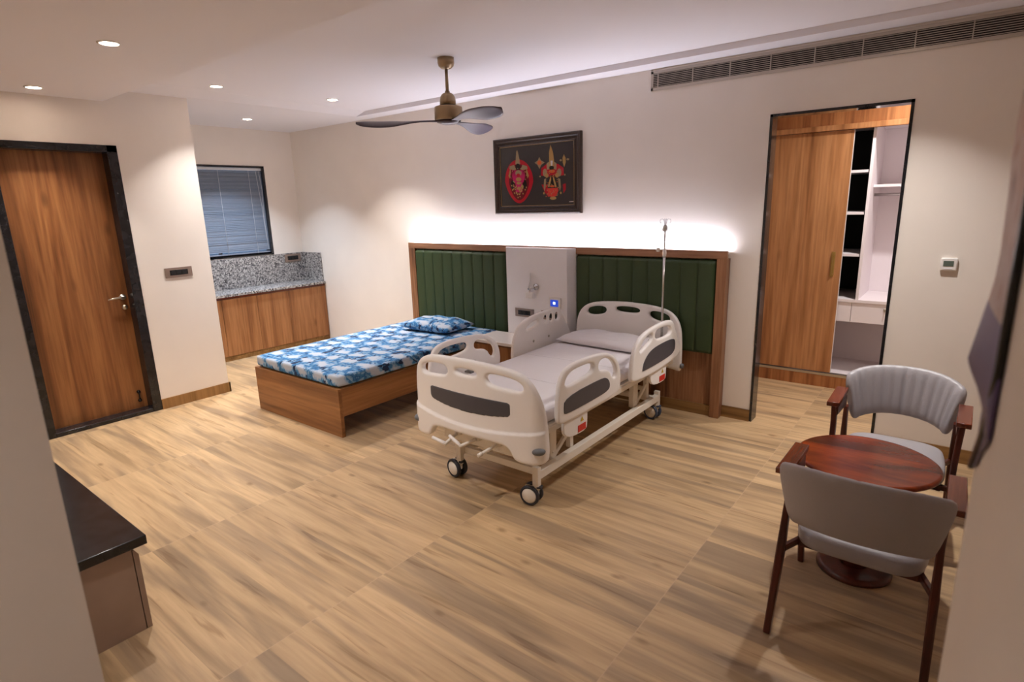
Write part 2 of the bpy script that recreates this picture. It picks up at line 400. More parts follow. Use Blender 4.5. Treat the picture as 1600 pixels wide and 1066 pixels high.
# ================================================================== THE ROOM
XW, XD, YC = -4.62, -3.0255, -1.984
ZN, ZC, ZB = 2.632, 2.728, 2.771
YN, YB, XR = -2.645, -0.204, -2.95
DX0, DX1, DZ = 1.402, 2.222, 2.288
XRIGHT = 4.1; TVY = -4.2958
struct('floor', B(XW-.2, XRIGHT+.2, -7.6, 2.2, -.12, 0), M['floor'])
# headboard wall with the dressing-room doorway
bm = bmesh.new()
box(bm, XW-.15, DX0, 0, .115, 0, 2.95); box(bm, DX1, XRIGHT, 0, .115, 0, 2.95); box(bm, DX0, DX1, 0, .115, DZ, 2.95)
struct('wall_back', bm, M['wall'])
# kitchenette window wall (opening y -1.75..-.43, z 1.175..2.29)
WY0, WY1, WZ0, WZ1 = -1.75, -.43, 1.178, 2.288
bm = bmesh.new()
box(bm, XW-.15, XW, YC-.1, WY0, 0, 2.95); box(bm, XW-.15, XW, WY1, 0, 0, 2.95)
box(bm, XW-.15, XW, WY0, WY1, 0, WZ0); box(bm, XW-.15, XW, WY0, WY1, WZ1, 2.95)
struct('wall_window', bm, M['wall'])
# wall with the entrance door (opening y -3.47..-2.604)
EY0, EY1, EZ = -3.475, -2.604, 2.295
bm = bmesh.new()
box(bm, XD-.2, XD, EY1, YC, 0, 2.95); box(bm, XD-.2, XD, -4.5, EY0, 0, 2.95); box(bm, XD-.2, XD, EY0, EY1, EZ, 2.95)
struct('wall_left', bm, M['wall'])
struct('wall_alcove', B(XW, XD-.2, YC-.1, YC, 0, 2.95), M['wall'])
# wall behind the TV unit, ends beside the camera
struct('wall_front', B(XD-.2, 1.3, TVY-.16, TVY, 0, 2.95), M['wall'])
struct('wall_corridor_left', B(1.14, 1.3, -7.5, TVY-.16, 0, 2.95), M['wall'])
struct('wall_corridor_right', B(2.647, 2.80, -7.5, -3.549, 0, 2.95), M['wall'])
struct('wall_corridor_end', B(1.14, 2.8, -7.65, -7.5, 0, 2.95), M['wall'])
struct('wall_front_right', B(2.80, XRIGHT, -3.70, -3.549, 0, 2.95), M['wall'])
struct('wall_right', B(XRIGHT, XRIGHT+.15, -3.70, .115, 0, 2.95), M['wall'])
# ceilings: low soffit, raised tray, kitchenette, strip above headboard wall
struct('ceiling', B(XR, XRIGHT, YN, YB, ZB, 2.95), M['ceil'])
struct('ceiling_soffit', B(XD, XRIGHT, -7.5, YN, ZN, 2.95), M['ceil'])
bm = bmesh.new(); box(bm, XW, XR, YC, 0, ZC, 2.95); box(bm, XR, XRIGHT, YB, 0, ZC, 2.95)
box(bm, XD, XR, YN, YC, ZC, 2.95)
ring_loft(bm, [[Vector((XR, y, ZC)), Vector((XR+.16, y, ZB)), Vector((XR+.16, y, 2.9)), Vector((XR, y, 2.9))] for y in (YN, YB)], smooth=False)
struct('ceiling_kitchenette', bm, M['ceil'])
# baseboards
bm = bmesh.new(); box(bm, 1.155, DX0-.012, -.012, 0, 0, .095); box(bm, DX1+.012, XRIGHT, -.012, 0, 0, .095); struct('baseboard_back', bm, M['baseboard'])
M['baseboard_y'] = wood('baseboard_tile_side', (162, 122, 76), (140, 104, 60), (92, 64, 36), 'z', 5, .3, False, seed=6)
struct('baseboard_left', B(XD, XD+.012, EY1, YC+.012, 0, .095), M['baseboard_y'])
struct('baseboard_alcove', B(XD-.5, XD+.012, YC, YC+.012, 0, .095), M['baseboard'])
# doorway lining of black polished stone
bm = bmesh.new()
box(bm, DX0-.012, DX0+.006, -.006, .12, 0, DZ+.012); box(bm, DX1-.006, DX1+.012, -.006, .12, 0, DZ+.012)
box(bm, DX0-.012, DX1+.012, -.006, .12, DZ-.006, DZ+.012)
struct('door_2', bm, M['jamb'])
# entrance door: stone frame, flush leaf, lever, bolt, sill
bm = bmesh.new(); fw = .075
for y0, y1 in ((EY0-.01, EY0+fw), (EY1-fw, EY1)):
    box(bm, XD-.16, XD+.006, y0, y1, 0, EZ, .003)
box(bm, XD-.16, XD+.006, EY0-.01, EY1, EZ-.055, EZ, .003)
d1 = struct('door_1', bm, M['black_granite'])
struct('sill', B(XD-.12, XD+.004, EY0+fw, EY1-fw, 0, .035, bev=.003), M['black_granite'], d1)
leaf = struct('door_leaf', B(XD-.155, XD-.115, EY0+fw, EY1-fw, .036, EZ-.056), M['door_wood'], d1)
bm = bmesh.new(); HX = XD-.115
lathe(bm, [(.001, 0), (.026, 0), (.026, .008), (.012, .01), (.011, .045), (.001, .045)], (HX, -2.722, 1.045), 20, 'x')
tube(bm, [(HX+.04, -2.722, 1.045), (HX+.045, -2.75, 1.046), (HX+.045, -2.80, 1.045), (HX+.042, -2.845, 1.038)], [.010, .009, .008, .006], 10)
struct('door_handle', bm, M['nickel'], d1)
bm = bmesh.new(); lathe(bm, [(.001, 0), (.022, 0), (.02, .014), (.001, .015)], (HX, -2.718, .955), 16, 'x')
struct('lock_cylinder', bm, M['nickel'], d1)
bm = bmesh.new()
for z in (.185, .105): lathe(bm, [(.001, 0), (.016, 0), (.012, .016), (.001, .018)], (HX, -2.735, z), 14, 'x')
tube(bm, [(HX+.012, -2.735, .19), (HX+.012, -2.737, .10)], .005, 8)
struct('tower_bolt', bm, M['black'], d1)
# window 1 with black stone surround
bm = bmesh.new()
fx0, fx1 = XW-.12, XW+.012
for y0, y1 in ((WY0, WY0+.025), (WY1-.028, WY1)): box(bm, fx0, fx1, y0, y1, WZ0, WZ1)
box(bm, fx0, fx1, WY0, WY1, WZ1-.022, WZ1); box(bm, fx0, fx1, WY0, WY1, WZ0, WZ0+.012)
win = struct('window_1', bm, M['jamb'])
struct('window_pane', B(XW-.10, XW-.094, WY0+.025, WY1-.028, WZ0+.01, WZ1-.02), M['glass'], win)
bm = bmesh.new()
box(bm, XW-.105, XW-.085, -1.10, -1.06, WZ0, WZ1); box(bm, XW-.105, XW-.085, WY0+.025, WY1-.028, WZ0+.01, WZ0+.045)
struct('window_mullion', bm, M['black_matt'], win)

# dressing room shell
struct('wall_dressing_left', B(.25, .35, .115, 2.05, 0, 2.95), M['wall'])
struct('wall_dressing_right', B(3.3, 3.4, .115, 2.05, 0, 2.95), M['wall'])
struct('wall_dressing_back', B(.25, 3.4, 1.95, 2.05, 0, 2.95), M['wall'])
struct('ceiling_dressing', B(.25, 3.4, .115, 2.05, 2.75, 2.95), M['ceil'])

# ================================================================== DOWNLIGHTS
def downlight(x, y, z, power, label, col, cat='ceiling light', r=.045, spread=96):
    t = root('ceiling_downlight', (x, y, z), label, cat, 'recessed round ceiling downlights')
    bm = bmesh.new(); lathe(bm, [(r+.012, 0), (r+.012, -.004), (r, -.006), (r-.001, 0)], (x, y, z), 28, cap=False)
    emit('trim_ring', bm, M['lamp_trim'], t)
    bm = bmesh.new(); lathe(bm, [(.001, -.003), (r, -.003)], (x, y, z), 28, cap=True)
    emit('diffuser', bm, M['lamp'], t)
    ld = bpy.data.lights.new('lamp_light', 'AREA'); ld.shape = 'DISK'; ld.size = 2*r; ld.energy = power; ld.color = col; ld.spread = math.radians(spread)
    lo = bpy.data.objects.new('lamp_light', ld); COL.objects.link(lo); lo.parent = t; lo.location = (0, 0, -.008)
    return t
downlight(-1.128, -3.207, ZN, P_NEAR, 'round recessed downlight in the lowered soffit, the larger and nearer one', WARM)
downlight(-2.713, -3.161, ZN, P_NEAR*.6, 'round recessed downlight in the lowered soffit above the entrance door', WARM, spread=80)
downlight(-2.55, -1.941, ZB, P_MID*.55, 'round recessed downlight near the corner beside the entrance door wall', WARM)
downlight(-3.84, -.993, ZC, P_KITCH, 'smallest recessed downlight, over the kitchenette near its window', COOL)
downlight(-2.44, -.87, ZB, P_MID, 'round recessed downlight left of the fan, over the single bed side', WARM)
downlight(2.15, -.72, ZB, P_FAR_RIGHT, 'recessed downlight above the armchairs near the doorway, at the top frame edge', WARM)
downlight(2.30, .72, 2.75, P_DRESS, 'downlight in the dressing room ceiling, beyond the black framed doorway', WARM, spread=150)
downlight(1.95, -5.0, ZN, P_CORR_FILL, 'unseen fill downlight added in the passage behind the camera', WARM)  # added fill lamp, unseen, lifts the dark near walls of the passage
downlight(.457, -3.207, ZN, 8.0, 'unseen fill downlight added in the lowered soffit above the open floor', WARM)  # unseen lamp added at the soffit row spacing to brighten the middle floor

# ================================================================== AIR GRILLE, THERMOSTAT
GX0, GX1, GZ0, GZ1 = .481, 3.62, 2.572, 2.712
t = root('air_grille', (GX0, 0, GZ0), 'long linear air conditioning grille high on the wall under the ceiling', 'air vent')
bm = bmesh.new(); fw = .020
box(bm, GX0, GX1, -.012, -.002, GZ0, GZ0+fw); box(bm, GX0, GX1, -.012, -.002, GZ1-fw, GZ1); box(bm, GX0, GX0+.018, -.012, -.002, GZ0, GZ1); box(bm, GX1-.018, GX1, -.012, -.002, GZ0, GZ1)
emit('frame', bm, M['grille'], t)
emit('backing', B(GX0+.01, GX1-.01, -.004, -.0015, GZ0+.01, GZ1-.01), M['black_matt'], t)
n = 8; h = GZ1-GZ0-2*fw
for i in range(n):
    z = GZ0+fw+h*(i+.5)/n
    emit('slat', B(GX0+.018, GX1-.018, -.0125, -.0095, z-.0019, z+.0019), M['grille'], t)
for k in range(12):
    x = .538+.2766*k
    if x < GX1-.03: emit('divider', B(x-.003, x+.003, -.013, -.004, GZ0+fw, GZ1-fw), M['grille'], t)
t = root('thermostat', (2.515, 0, 1.255), 'small white wall thermostat with gray display, right of the doorway', 'thermostat')
emit('case', B(2.475, 2.562, -.022, -.001, 1.253, 1.335, bev=.008, seg=3), M['white'], t)
emit('display', B(2.491, 2.543, -.0245, -.021, 1.283, 1.316, bev=.001), M['lcd'], t)
emit('button_row', B(2.497, 2.537, -.024, -.021, 1.264, 1.271), M['white_lam'], t)

# ================================================================== KITCHENETTE
XK = -4.17
t = root('base_cabinet', (XK, -1, 0), 'long wooden base cabinet under the granite counter by the window', 'cabinet')
emit('body', B(XW+.005, XK-.02, YC+.005, -.006, .06, .752), M['cab_wood'], t)
emit('plinth', B(XW+.005, XK-.012, YC+.005, -.006, 0, .06), M['baseboard'], t)
ys = [YC+.006, -1.409, -.978, -.556, -.008]
for a, b in zip(ys, ys[1:]):
    emit('door', B(XK-.019, XK, a+.002, b-.002, .062, .738), M['cab_wood'], t)
emit('finger_rail', B(XK-.019, XK-.010, YC+.006, -.008, .739, .764), M['chair_wood'], t)
bm = bmesh.new(); box(bm, XW+.002, XK+.02, YC+.003, -.003, .766, .797, .003)
solo('countertop', bm, M['granite'], 'speckled gray granite countertop running along the window wall', 'countertop', origin=(XK, -1, .766))
bm = bmesh.new(); box(bm, XW+.001, XW+.018, YC+.003, -.003, .798, 1.172); box(bm, XW+.018, XK-.02, -.018, -.002, .798, 1.172)
solo('backsplash', bm, M['granite'], 'gray speckled granite backsplash standing on the counter under the window', 'backsplash', origin=(XW+.01, -1, .798))
def switch(name, axis, c, w, h, label, parent_axis=None):
    x, y, z = c
    t = root(name, c, label, 'switch plate')
    if axis == 'x':
        emit('plate', B(x, x+.009, y-w/2, y+w/2, z-h/2, z+h/2, bev=.002), M['bronze'], t)
        emit('switch_module', B(x+.006, x+.0115, y-w*.33, y+w*.33, z-h*.26, z+h*.26, bev=.001), M['black'], t)
        for k in (-1, 0, 1): emit('rocker', B(x+.010, x+.0128, y+k*w*.2-w*.085, y+k*w*.2+w*.085, z-h*.2, z+h*.2, bev=.001), M['black_matt'], t)
    else:
        emit('plate', B(x-w/2, x+w/2, y-.009, y, z-h/2, z+h/2, bev=.002), M['bronze'], t)
        emit('switch_module', B(x-w*.33, x+w*.33, y-.0115, y-.006, z-h*.26, z+h*.26, bev=.001), M['black'], t)
        for k in (-1, 0, 1): emit('rocker', B(x+k*w*.2-w*.085, x+k*w*.2+w*.085, y-.0128, y-.010, z-h*.2, z+h*.2, bev=.001), M['black_matt'], t)
    return t
switch('wall_outlet', 'x', (XW+.0185, -.175, 1.108), .235, .10, 'bronze and black socket plate set in the granite backsplash')
switch('wall_switch', 'x', (XD+.0005, -2.281, 1.22), .232, .088, 'bronze and black switch plate on the white wall beside the entrance door')
# venetian blind
t = root('venetian_blind', (XW+.02, -1.1, WZ1), 'gray blue venetian blind closed over the kitchenette window', 'window blind')
by0, by1 = WY0+.03, WY1-.032
emit('head_rail', B(XW-.04, XW-.008, by0, by1, WZ1-.055, WZ1-.024, bev=.002), M['cord'], t)
bm = bmesh.new(); z = WZ1-.07; a = math.radians(64)
while z > WZ0+.06:
    aj = a+random.uniform(-.30, .30)+(.25 if z < 1.55 and random.random() < .4 else 0)
    dx, dz = .0125*math.cos(aj), .0125*math.sin(aj)
    cx = XW-.024
    vs = [bm.verts.new(p) for p in ((cx-dx, by0, z+dz), (cx-dx, by1, z+dz), (cx+.002, by1, z), (cx+.002, by0, z), (cx+dx, by1, z-dz), (cx+dx, by0, z-dz))]
    bm.faces.new((vs[0], vs[1], vs[2], vs[3])); bm.faces.new((vs[3], vs[2], vs[4], vs[5]))
    z -= .0205
sl = emit('slats', bm, M['blind'], t)
emit('bottom_rail', B(XW-.036, XW-.014, by0, by1, WZ0+.03, WZ0+.048, bev=.003), M['blind'], t)
for y in (-1.50, -1.018, -.634):
    bm = bmesh.new(); tube(bm, [(XW-.006, y, WZ1-.055), (XW-.006, y, WZ0+.03)], .0022, 6); emit('ladder_cord', bm, M['cord'], t)
bm = bmesh.new(); tube(bm, [(XW-.003, -.54, WZ1-.06), (XW+.004, -.515, 1.8), (XW+.004, -.50, 1.4), (XW+.002, -.49, 1.25)], .0028, 6); emit('pull_cord', bm, M['cord'], t)
bm = bmesh.new(); tube(bm, [(XW-.003, -.50, WZ1-.06), (XW+.003, -.485, 2.0), (XW+.004, -.505, 1.62), (XW+.004, -.495, 1.30)], .0028, 6); emit('pull_cord', bm, M['cord'], t)

# ================================================================== HEADBOARD PANELLING
HX0, HX1, HZ = -2.372, 1.172, 1.345
t = root('headboard_panelling', (-.6, 0, 0), 'wide wood framed headboard wall panelling with tufted green panels behind both beds', 'headboard')
fy = -.088
bm = bmesh.new(); box(bm, HX0, HX1, fy, -.055, HZ-.06, HZ, .002)
emit('top_frame', bm, M['head_wood'], t)
emit('side_frame', B(HX0, HX0+.10, fy, 0, 0, HZ-.06, bev=.002), M['head_wood_z'], t)
emit('side_frame', B(HX1-.075, HX1, fy, 0, 0, HZ-.06, bev=.002), M['head_wood_z'], t)
emit('lower_panel', B(HX0+.10, HX1-.075, -.052, -.002, .09, HZ-.062), M['head_wood_z'], t)
emit('baseboard_strip', B(HX0+.10, HX1-.075, -.064, -.002, 0, .09), M['baseboard'], t)
def tuft(x0, x1, z0, z1, yb, th, n):
    bm = bmesh.new(); nx = n*18; nz = 40; rows = []
    for j in range(nz+1):
        v = j/nz; z = z0+(z1-z0)*v; row = []
        for i in range(nx+1):
            u = i/nx; x = x0+(x1-x0)*u
            ch = abs(math.sin(PI*u*n))**.28
            e = min(1, min(u, 1-u)*(x1-x0)/.02, min(v, 1-v)*(z1-z0)/.02); e = math.sqrt(max(0, 1-(1-e)**2))
            row.append(bm.verts.new((x, yb-th*e*(.66+.34*ch), z)))
        rows.append(row)
    # finer vertical falloff near edges
    for a, b in zip(rows, rows[1:]):
        for i in range(nx):
            f = bm.faces.new((a[i], a[i+1], b[i+1], b[i])); f.smooth = True
    return bm
emit('green_panel', tuft(-2.268, -.985, .40, HZ-.068, -.05, .052, 9), M['green'], t, 'dark green vertically tufted panel behind the single bed')
emit('green_panel', tuft(-.165, 1.093, .52, HZ-.068, -.05, .052, 9), M['green'], t, 'dark green vertically tufted panel behind the hospital bed')
# white service column with chamfered sides
bm = bmesh.new()
prof = [(-.98, -.05), (-.965, -.085), (-.895, -.178), (-.205, -.178), (-.165, -.085), (-.165, -.05)]
ring_loft(bm, [[Vector((x, y, z)) for x, y in prof] for z in (.50, HZ-.012)], smooth=False)
emit('service_column', bm, M['white_lam'], t)
emit('led_strip', B(HX0+.03, HX1-.03, -.053, -.038, HZ-.012, HZ-.006), M['strip'], t)
emit('led_channel', B(HX0+.01, HX1-.01, -.054, -.002, HZ-.03, HZ-.0125), M['white_lam'], t)
# fittings on the service column (plane y=-.178)
SY = -.1785
switch('wall_outlet', 'y', (-.685, SY, .716), .22, .082, 'bronze and black socket plate on the white column above the bedside table')
switch('wall_outlet', 'y', (-.375, SY, .716), .22, .082, 'bronze socket plate on the white column half hidden behind the bed side rail')
t = root('nurse_call_panel', (-.33, SY, .84), 'small white panel with a glowing blue screen on the white headboard column', 'call panel')
emit('case', B(-.395, -.268, SY-.012, SY, .785, .888, bev=.004), M['white'], t)
emit('screen', B(-.378, -.292, SY-.0135, SY-.011, .806, .868), M['screen'], t)
emit('indicator_light', B(-.346, -.325, SY-.0150, SY-.0132, .828, .848, bev=.0005), M['screen_dot'], t)
t = root('gas_outlet', (-.56, SY, .95), 'white medical gas outlet with chrome fitting and hanging white adapter', 'gas outlet')
bm = bmesh.new(); lathe(bm, [(.001, -.03), (.014, -.03), (.016, -.012), (.030, -.010), (.032, .0012), (.001, .0012)], (-.545, SY, .975), 24, 'y'); emit('chrome_valve', bm, M['chrome'], t)
bm = bmesh.new(); tube(bm, [(-.545, SY-.025, .975), (-.575, SY-.045, .965), (-.605, SY-.045, .955)], .009, 10); tube(bm, [(-.588, SY-.045, .96), (-.588, SY-.045, .915)], .006, 8); emit('elbow_pipe', bm, M['chrome'], t)
emit('adapter', B(-.63, -.548, SY-.06, SY-.02, .868, .925, bev=.008), M['white'], t)
bm = bmesh.new(); tube(bm, [(-.61, SY-.03, .96), (-.605, SY-.012, 1.03), (-.606, SY-.010, 1.10)], .005, 8); emit('mounting_clip', bm, M['clear'], t)

# ================================================================== FRAMED PICTURE
PX0, PX1, PZ0, PZ1 = -1.132, -.148, 1.640, 2.337
t = root('framed_picture', (-.64, 0, PZ0), 'dark carved frame picture of two gold adorned red figures, above the headboard', 'picture')
bm = bmesh.new(); w = .078
prof = [(0, 0), (0, -.030), (.010, -.036), (.028, -.034), (.040, -.024), (.056, -.022), (.066, -.028), (w, -.020), (w, 0)]
cs = [(PX0, PZ0, 1, 1), (PX1, PZ0, -1, 1), (PX1, PZ1, -1, -1), (PX0, PZ1, 1, -1)]
rings = [[Vector((x+sx*a, b, z+sz*a)) for a, b in prof] for x, z, sx, sz in cs]
ring_loft(bm, rings+[rings[0]], cap=False, smooth=False)
bmesh.ops.remove_doubles(bm, verts=bm.verts, dist=1e-5)
emit('frame', bm, M['frame_brown'], t)
bm = bmesh.new()
for a in ((PX0+w-.004, PX0+w, PZ0+w-.004, PZ1-w+.004), (PX1-w, PX1-w+.004, PZ0+w-.004, PZ1-w+.004)): box(bm, a[0], a[1], -.0225, -.018, a[2], a[3])
for a in ((PZ0+w-.004, PZ0+w), (PZ1-w, PZ1-w+.004)): box(bm, PX0+w, PX1-w, -.0225, -.018, a[0], a[1])
emit('gilt_slip', bm, M['gilt'], t)
bm = bmesh.new(); layer = [0]
def PP(px, py):
    tt = (px-140)/770; top = 262-72*tt; bot = 890-5*tt
    return PX0+w+(px-150)/765*(PX1-PX0-2*w), PZ1-w-(py-top)/(bot-top)*(PZ1-PZ0-2*w)
def poly(pts, mi):
    layer[0] += 1; y = -.0172-layer[0]*.00002
    f = bm.faces.new([bm.verts.new((x, y, z)) for x, z in [PP(*p) for p in pts]]); f.material_index = mi
def ell(cx, cy, rx, ry, mi, n=24, a0=0, a1=2*PI):
    poly([(cx+rx*math.cos(a0+(a1-a0)*k/n), cy+ry*math.sin(a0+(a1-a0)*k/n)) for k in range(n)], mi)
def egg(cx, cy, rx, ry, mi, sq=.25):
    poly([(cx+rx*math.cos(a)*(1-sq*max(0, math.sin(a))), cy+ry*math.sin(a)) for a in [2*PI*k/32 for k in range(32)]], mi)
poly([(140, 262), (910, 190), (925, 890), (150, 892)], 0)
egg(348, 622, 155, 240, 1); egg(348, 630, 112, 200, 2)
poly([(318, 385), (326, 300), (335, 280), (344, 300), (360, 385), (366, 435), (312, 435)], 3)
ell(340, 460, 24, 34, 4); ell(336, 395, 14, 30, 3)
for sx in (-1, 1):
    poly([(345+sx*45, 440), (345+sx*95, 455), (345+sx*100, 485), (345+sx*50, 500), (345+sx*25, 490)], 3)
    poly([(345+sx*90, 480), (345+sx*112, 560), (345+sx*98, 590), (345+sx*82, 520)], 5)
    poly([(345+sx*58, 495), (345+sx*70, 560), (345+sx*54, 690), (345+sx*40, 690), (345+sx*50, 560)], 6)
    ell(345+sx*66, 655, 22, 48, 4)
poly([(300, 500), (390, 500), (398, 600), (370, 700), (385, 740), (305, 740), (322, 700), (295, 600)], 6)
ell(345, 530, 34, 32, 3); ell(343, 555, 20, 20, 1); ell(345, 598, 30, 22, 5); ell(345, 640, 26, 14, 5); ell(345, 690, 12, 12, 5)
for k in range(46):
    a = random.uniform(.05*PI, .95*PI); rr = random.uniform(.35, .93)
    ell(348+104*rr*math.cos(a)*(1-.25*math.sin(a)), 640+178*rr*math.sin(a), 6, 9, 5, 8)
for k in range(26):
    a = random.uniform(0, 2*PI); ell(345+88*math.cos(a), 560+80*math.sin(a), 5, 7, random.choice((3, 5, 6)), 8)
# second figure
poly([(585, 560), (590, 480), (640, 440), (760, 435), (815, 480), (818, 560), (700, 580)], 1)
poly([(590, 660), (620, 740), (660, 800), (700, 760), (650, 660)], 1); poly([(836, 650), (835, 720), (812, 762), (806, 660)], 1)
poly([(672, 400), (672, 310), (682, 255), (688, 228), (696, 255), (712, 310), (722, 400), (716, 470), (672, 470)], 5)
poly([(686, 400), (708, 400), (704, 455), (690, 455)], 7); ell(696, 478, 26, 22, 4)
for sx in (-1, 1):
    poly([(696+sx*26, 410), (696+sx*50, 430), (696+sx*48, 500), (696+sx*22, 490)], 3)
    ell(700+sx*72, 530, 22, 44, 3); ell(698+sx*52, 560, 18, 26, 5)
    poly([(700+sx*60, 590), (700+sx*82, 600), (700+sx*88, 690), (700+sx*78, 740), (700+sx*66, 680)], 3)
    ell(700+sx*86, 755, 9, 14, 5)
ell(700, 515, 30, 18, 8); ell(700, 600, 18, 40, 8)
poly([(652, 700), (655, 640), (680, 560), (722, 560), (745, 640), (752, 700), (700, 720)], 4)
for sx in (-1, 1): poly([(700+sx*14, 560), (700+sx*36, 640), (700+sx*46, 690), (700+sx*28, 690), (700+sx*8, 600)], 5)
poly([(650, 702), (755, 698), (764, 725), (740, 790), (705, 800), (660, 790)], 9); ell(708, 812, 34, 18, 5, 12); ell(700, 680, 24, 12, 8)
for k in range(40): ell(random.uniform(635, 765), random.uniform(500, 800), 4, 7, random.choice((3, 5, 8)), 8)
poly([(572, 358), (590, 395), (628, 418), (592, 445), (573, 488), (552, 445), (522, 420), (556, 395)], 3); ell(573, 420, 22, 26, 8, 12)
poly([(820, 332), (836, 372), (838, 420), (822, 475), (808, 420), (806, 372)], 5); ell(788, 398, 12, 12, 3, 10); ell(858, 388, 14, 12, 3, 10)
ell(578, 570, 9, 9, 3, 8); ell(828, 555, 8, 12, 3, 8)
poly([(866, 852), (910, 848), (912, 858), (870, 860)], 7)
pm = [mat('print_charcoal', (54, 50, 52), .18), mat('print_red', (172, 20, 38), .18), mat('print_dark_red', (98, 16, 28), .18), mat('print_pale_gold', (152, 128, 98), .18),
      mat('print_black', (22, 20, 22), .18), mat('print_gold', (172, 134, 82), .18), mat('print_magenta', (186, 34, 92), .18), mat('print_white', (206, 200, 204), .18), mat('print_orange', (206, 96, 50), .18), mat('print_coral', (206, 56, 50), .18)]
bmesh.ops.recalc_face_normals(bm, faces=bm.faces)
emit('print', bm, pm, t)

# ================================================================== CEILING FAN
FX, FY, FZ = -.52, -1.272, ZB
t = root('ceiling_fan', (FX, FY, FZ), 'three blade ceiling fan with antique brass motor hanging in the raised ceiling', 'ceiling fan')
bm = bmesh.new(); lathe(bm, [(.001, 0), (.060, 0), (.060, -.035), (.054, -.055), (.035, -.072), (.014, -.078), (.001, -.078)], (FX, FY, FZ), 32); emit('canopy', bm, M['brass'], t)
bm = bmesh.new(); lathe(bm, [(.001, -.07), (.0115, -.07), (.0115, -.255), (.001, -.255)], (FX, FY, FZ), 16); emit('down_rod', bm, M['brass'], t)
bm = bmesh.new(); lathe(bm, [(.001, -.222), (.017, -.222), (.018, -.234), (.030, -.237), (.044, -.247), (.054, -.264), (.058, -.290), (.059, -.318), (.001, -.318)], (FX, FY, FZ), 32); emit('motor_cap', bm, M['brass'], t)
bm = bmesh.new(); lathe(bm, [(.050, -.316), (.060, -.320), (.060, -.328), (.050, -.330)], (FX, FY, FZ), 32, cap=False); emit('black_collar', bm, M['black'], t)
bm = bmesh.new(); lathe(bm, [(.001, -.328), (.092, -.328), (.100, -.332), (.102, -.340), (.102, -.420), (.098, -.424), (.001, -.424)], (FX, FY, FZ), 40); emit('motor_housing', bm, M['brass'], t)
bm = bmesh.new(); lathe(bm, [(.001, -.424), (.090, -.424), (.086, -.438), (.05, -.45), (.001, -.45)], (FX, FY, FZ), 32); emit('blade_hub', bm, M['fan_top'], t)
yawc = Vector((r_.x, r_.y, 0)).normalized()
base = math.atan2(yawc.y, yawc.x)
def blade(ang):
    bm = bmesh.new(); N = 22; K = 8; d = Vector((math.cos(ang), math.sin(ang), 0)); s = Vector((-d.y, d.x, 0)); top = []; bot = []
    for i in range(N+1):
        u = i/N; rr = .03+.64*u
        sm = min(1, max(0, (u-.12)/.55)); sm = sm*sm*(3-2*sm); wid = .060+.092*sm; wid *= math.sqrt(max(.02, 1-max(0, (u-.74)/.26)**2.4))
        off = -.035*math.sin(PI*u)+.01-.02*u
        tw = -math.radians(4+19*sm)
        zz = -.436+.006*math.sin(PI*2*u)
        a = []; b = []
        for k in range(K+1):
            v = (k/K-.5)*wid
            c = Vector((FX, FY, FZ+zz+v*math.sin(tw)+.006*(1-(2*k/K-1)**2)))+d*rr+s*(v*math.cos(tw)+off)
            th = .0045*(1-(2*k/K-1)**4)+.0012
            a.append(bm.verts.new(c+Vector((0, 0, th)))); b.append(bm.verts.new(c-Vector((0, 0, th))))
        top.append(a); bot.append(b)
    for i in range(N):
        for k in range(K):
            f = bm.faces.new((top[i][k], top[i+1][k], top[i+1][k+1], top[i][k+1])); f.smooth = True; f.material_index = 0
            f = bm.faces.new((bot[i][k+1], bot[i+1][k+1], bot[i+1][k], bot[i][k])); f.smooth = True; f.material_index = 1
        for k in (0, K):
            f = bm.faces.new((top[i][k], bot[i][k], bot[i+1][k], top[i+1][k])); f.material_index = 0
    for i in (0, N):
        for k in range(K):
            f = bm.faces.new((top[i][k], top[i][k+1], bot[i][k+1], bot[i][k])); f.material_index = 0
    return bm
for k, a in enumerate((base+math.radians(187), base+math.radians(187+120), base+math.radians(187+240))):
    emit('blade', blade(a), [M['fan_top'], M['fan_under']], t)

# ================================================================== SINGLE BED
t = root('single_bed', (-1.67, -1.05, 0), 'low wooden single bed with panel footboard, beside the bedside table', 'bed')
bx0, bx1, byf = -2.282, -1.062, -2.075
emit('footboard', B(bx0, bx1, byf, byf+.032, 0, .392, bev=.002), M['bed_wood'], t)
emit('side_rail', B(bx1-.030, bx1-.004, byf+.033, -.12, .165, .388, bev=.002), M['bed_wood_y'], t)
emit('side_rail', B(bx0+.004, bx0+.030, byf+.033, -.12, .165, .388, bev=.002), M['bed_wood_y'], t)
emit('headend_board', B(bx0, bx1, -.119, -.108, 0, .392, bev=.002), M['bed_wood'], t)
emit('mattress_platform', B(bx0+.031, bx1-.031, byf+.033, -.12, .372, .3925), M['bed_wood'], t)
def soft_box(x0, x1, y0, y1, z0, z1, r, sag=0):
    bm = bmesh.new(); nx, ny = 24, 36
    box(bm, x0, x1, y0, y1, z0, z1); bmesh.ops.subdivide_edges(bm, edges=bm.edges[:], cuts=15, use_grid_fill=True)
    for v in bm.verts:      # rounded-box projection with slight swelling
        c = Vector((min(max(v.co.x, x0+r), x1-r), min(max(v.co.y, y0+r), y1-r), min(max(v.co.z, z0+r*.9), z1-r*.9)))
        d = v.co-c
        if d.length > 1e-6:
            m_ = max(abs(d.x)/r, abs(d.y)/r, abs(d.z)/(r*.9)); n_ = d.normalized()*m_; v.co = c+Vector((n_.x*r, n_.y*r, n_.z*r*.88))
        if v.co.z > (z0+z1)/2:
            v.co.z += sag*math.sin(v.co.x*9+1)*math.sin(v.co.y*7)
    for f in bm.faces: f.smooth = True
    return bm
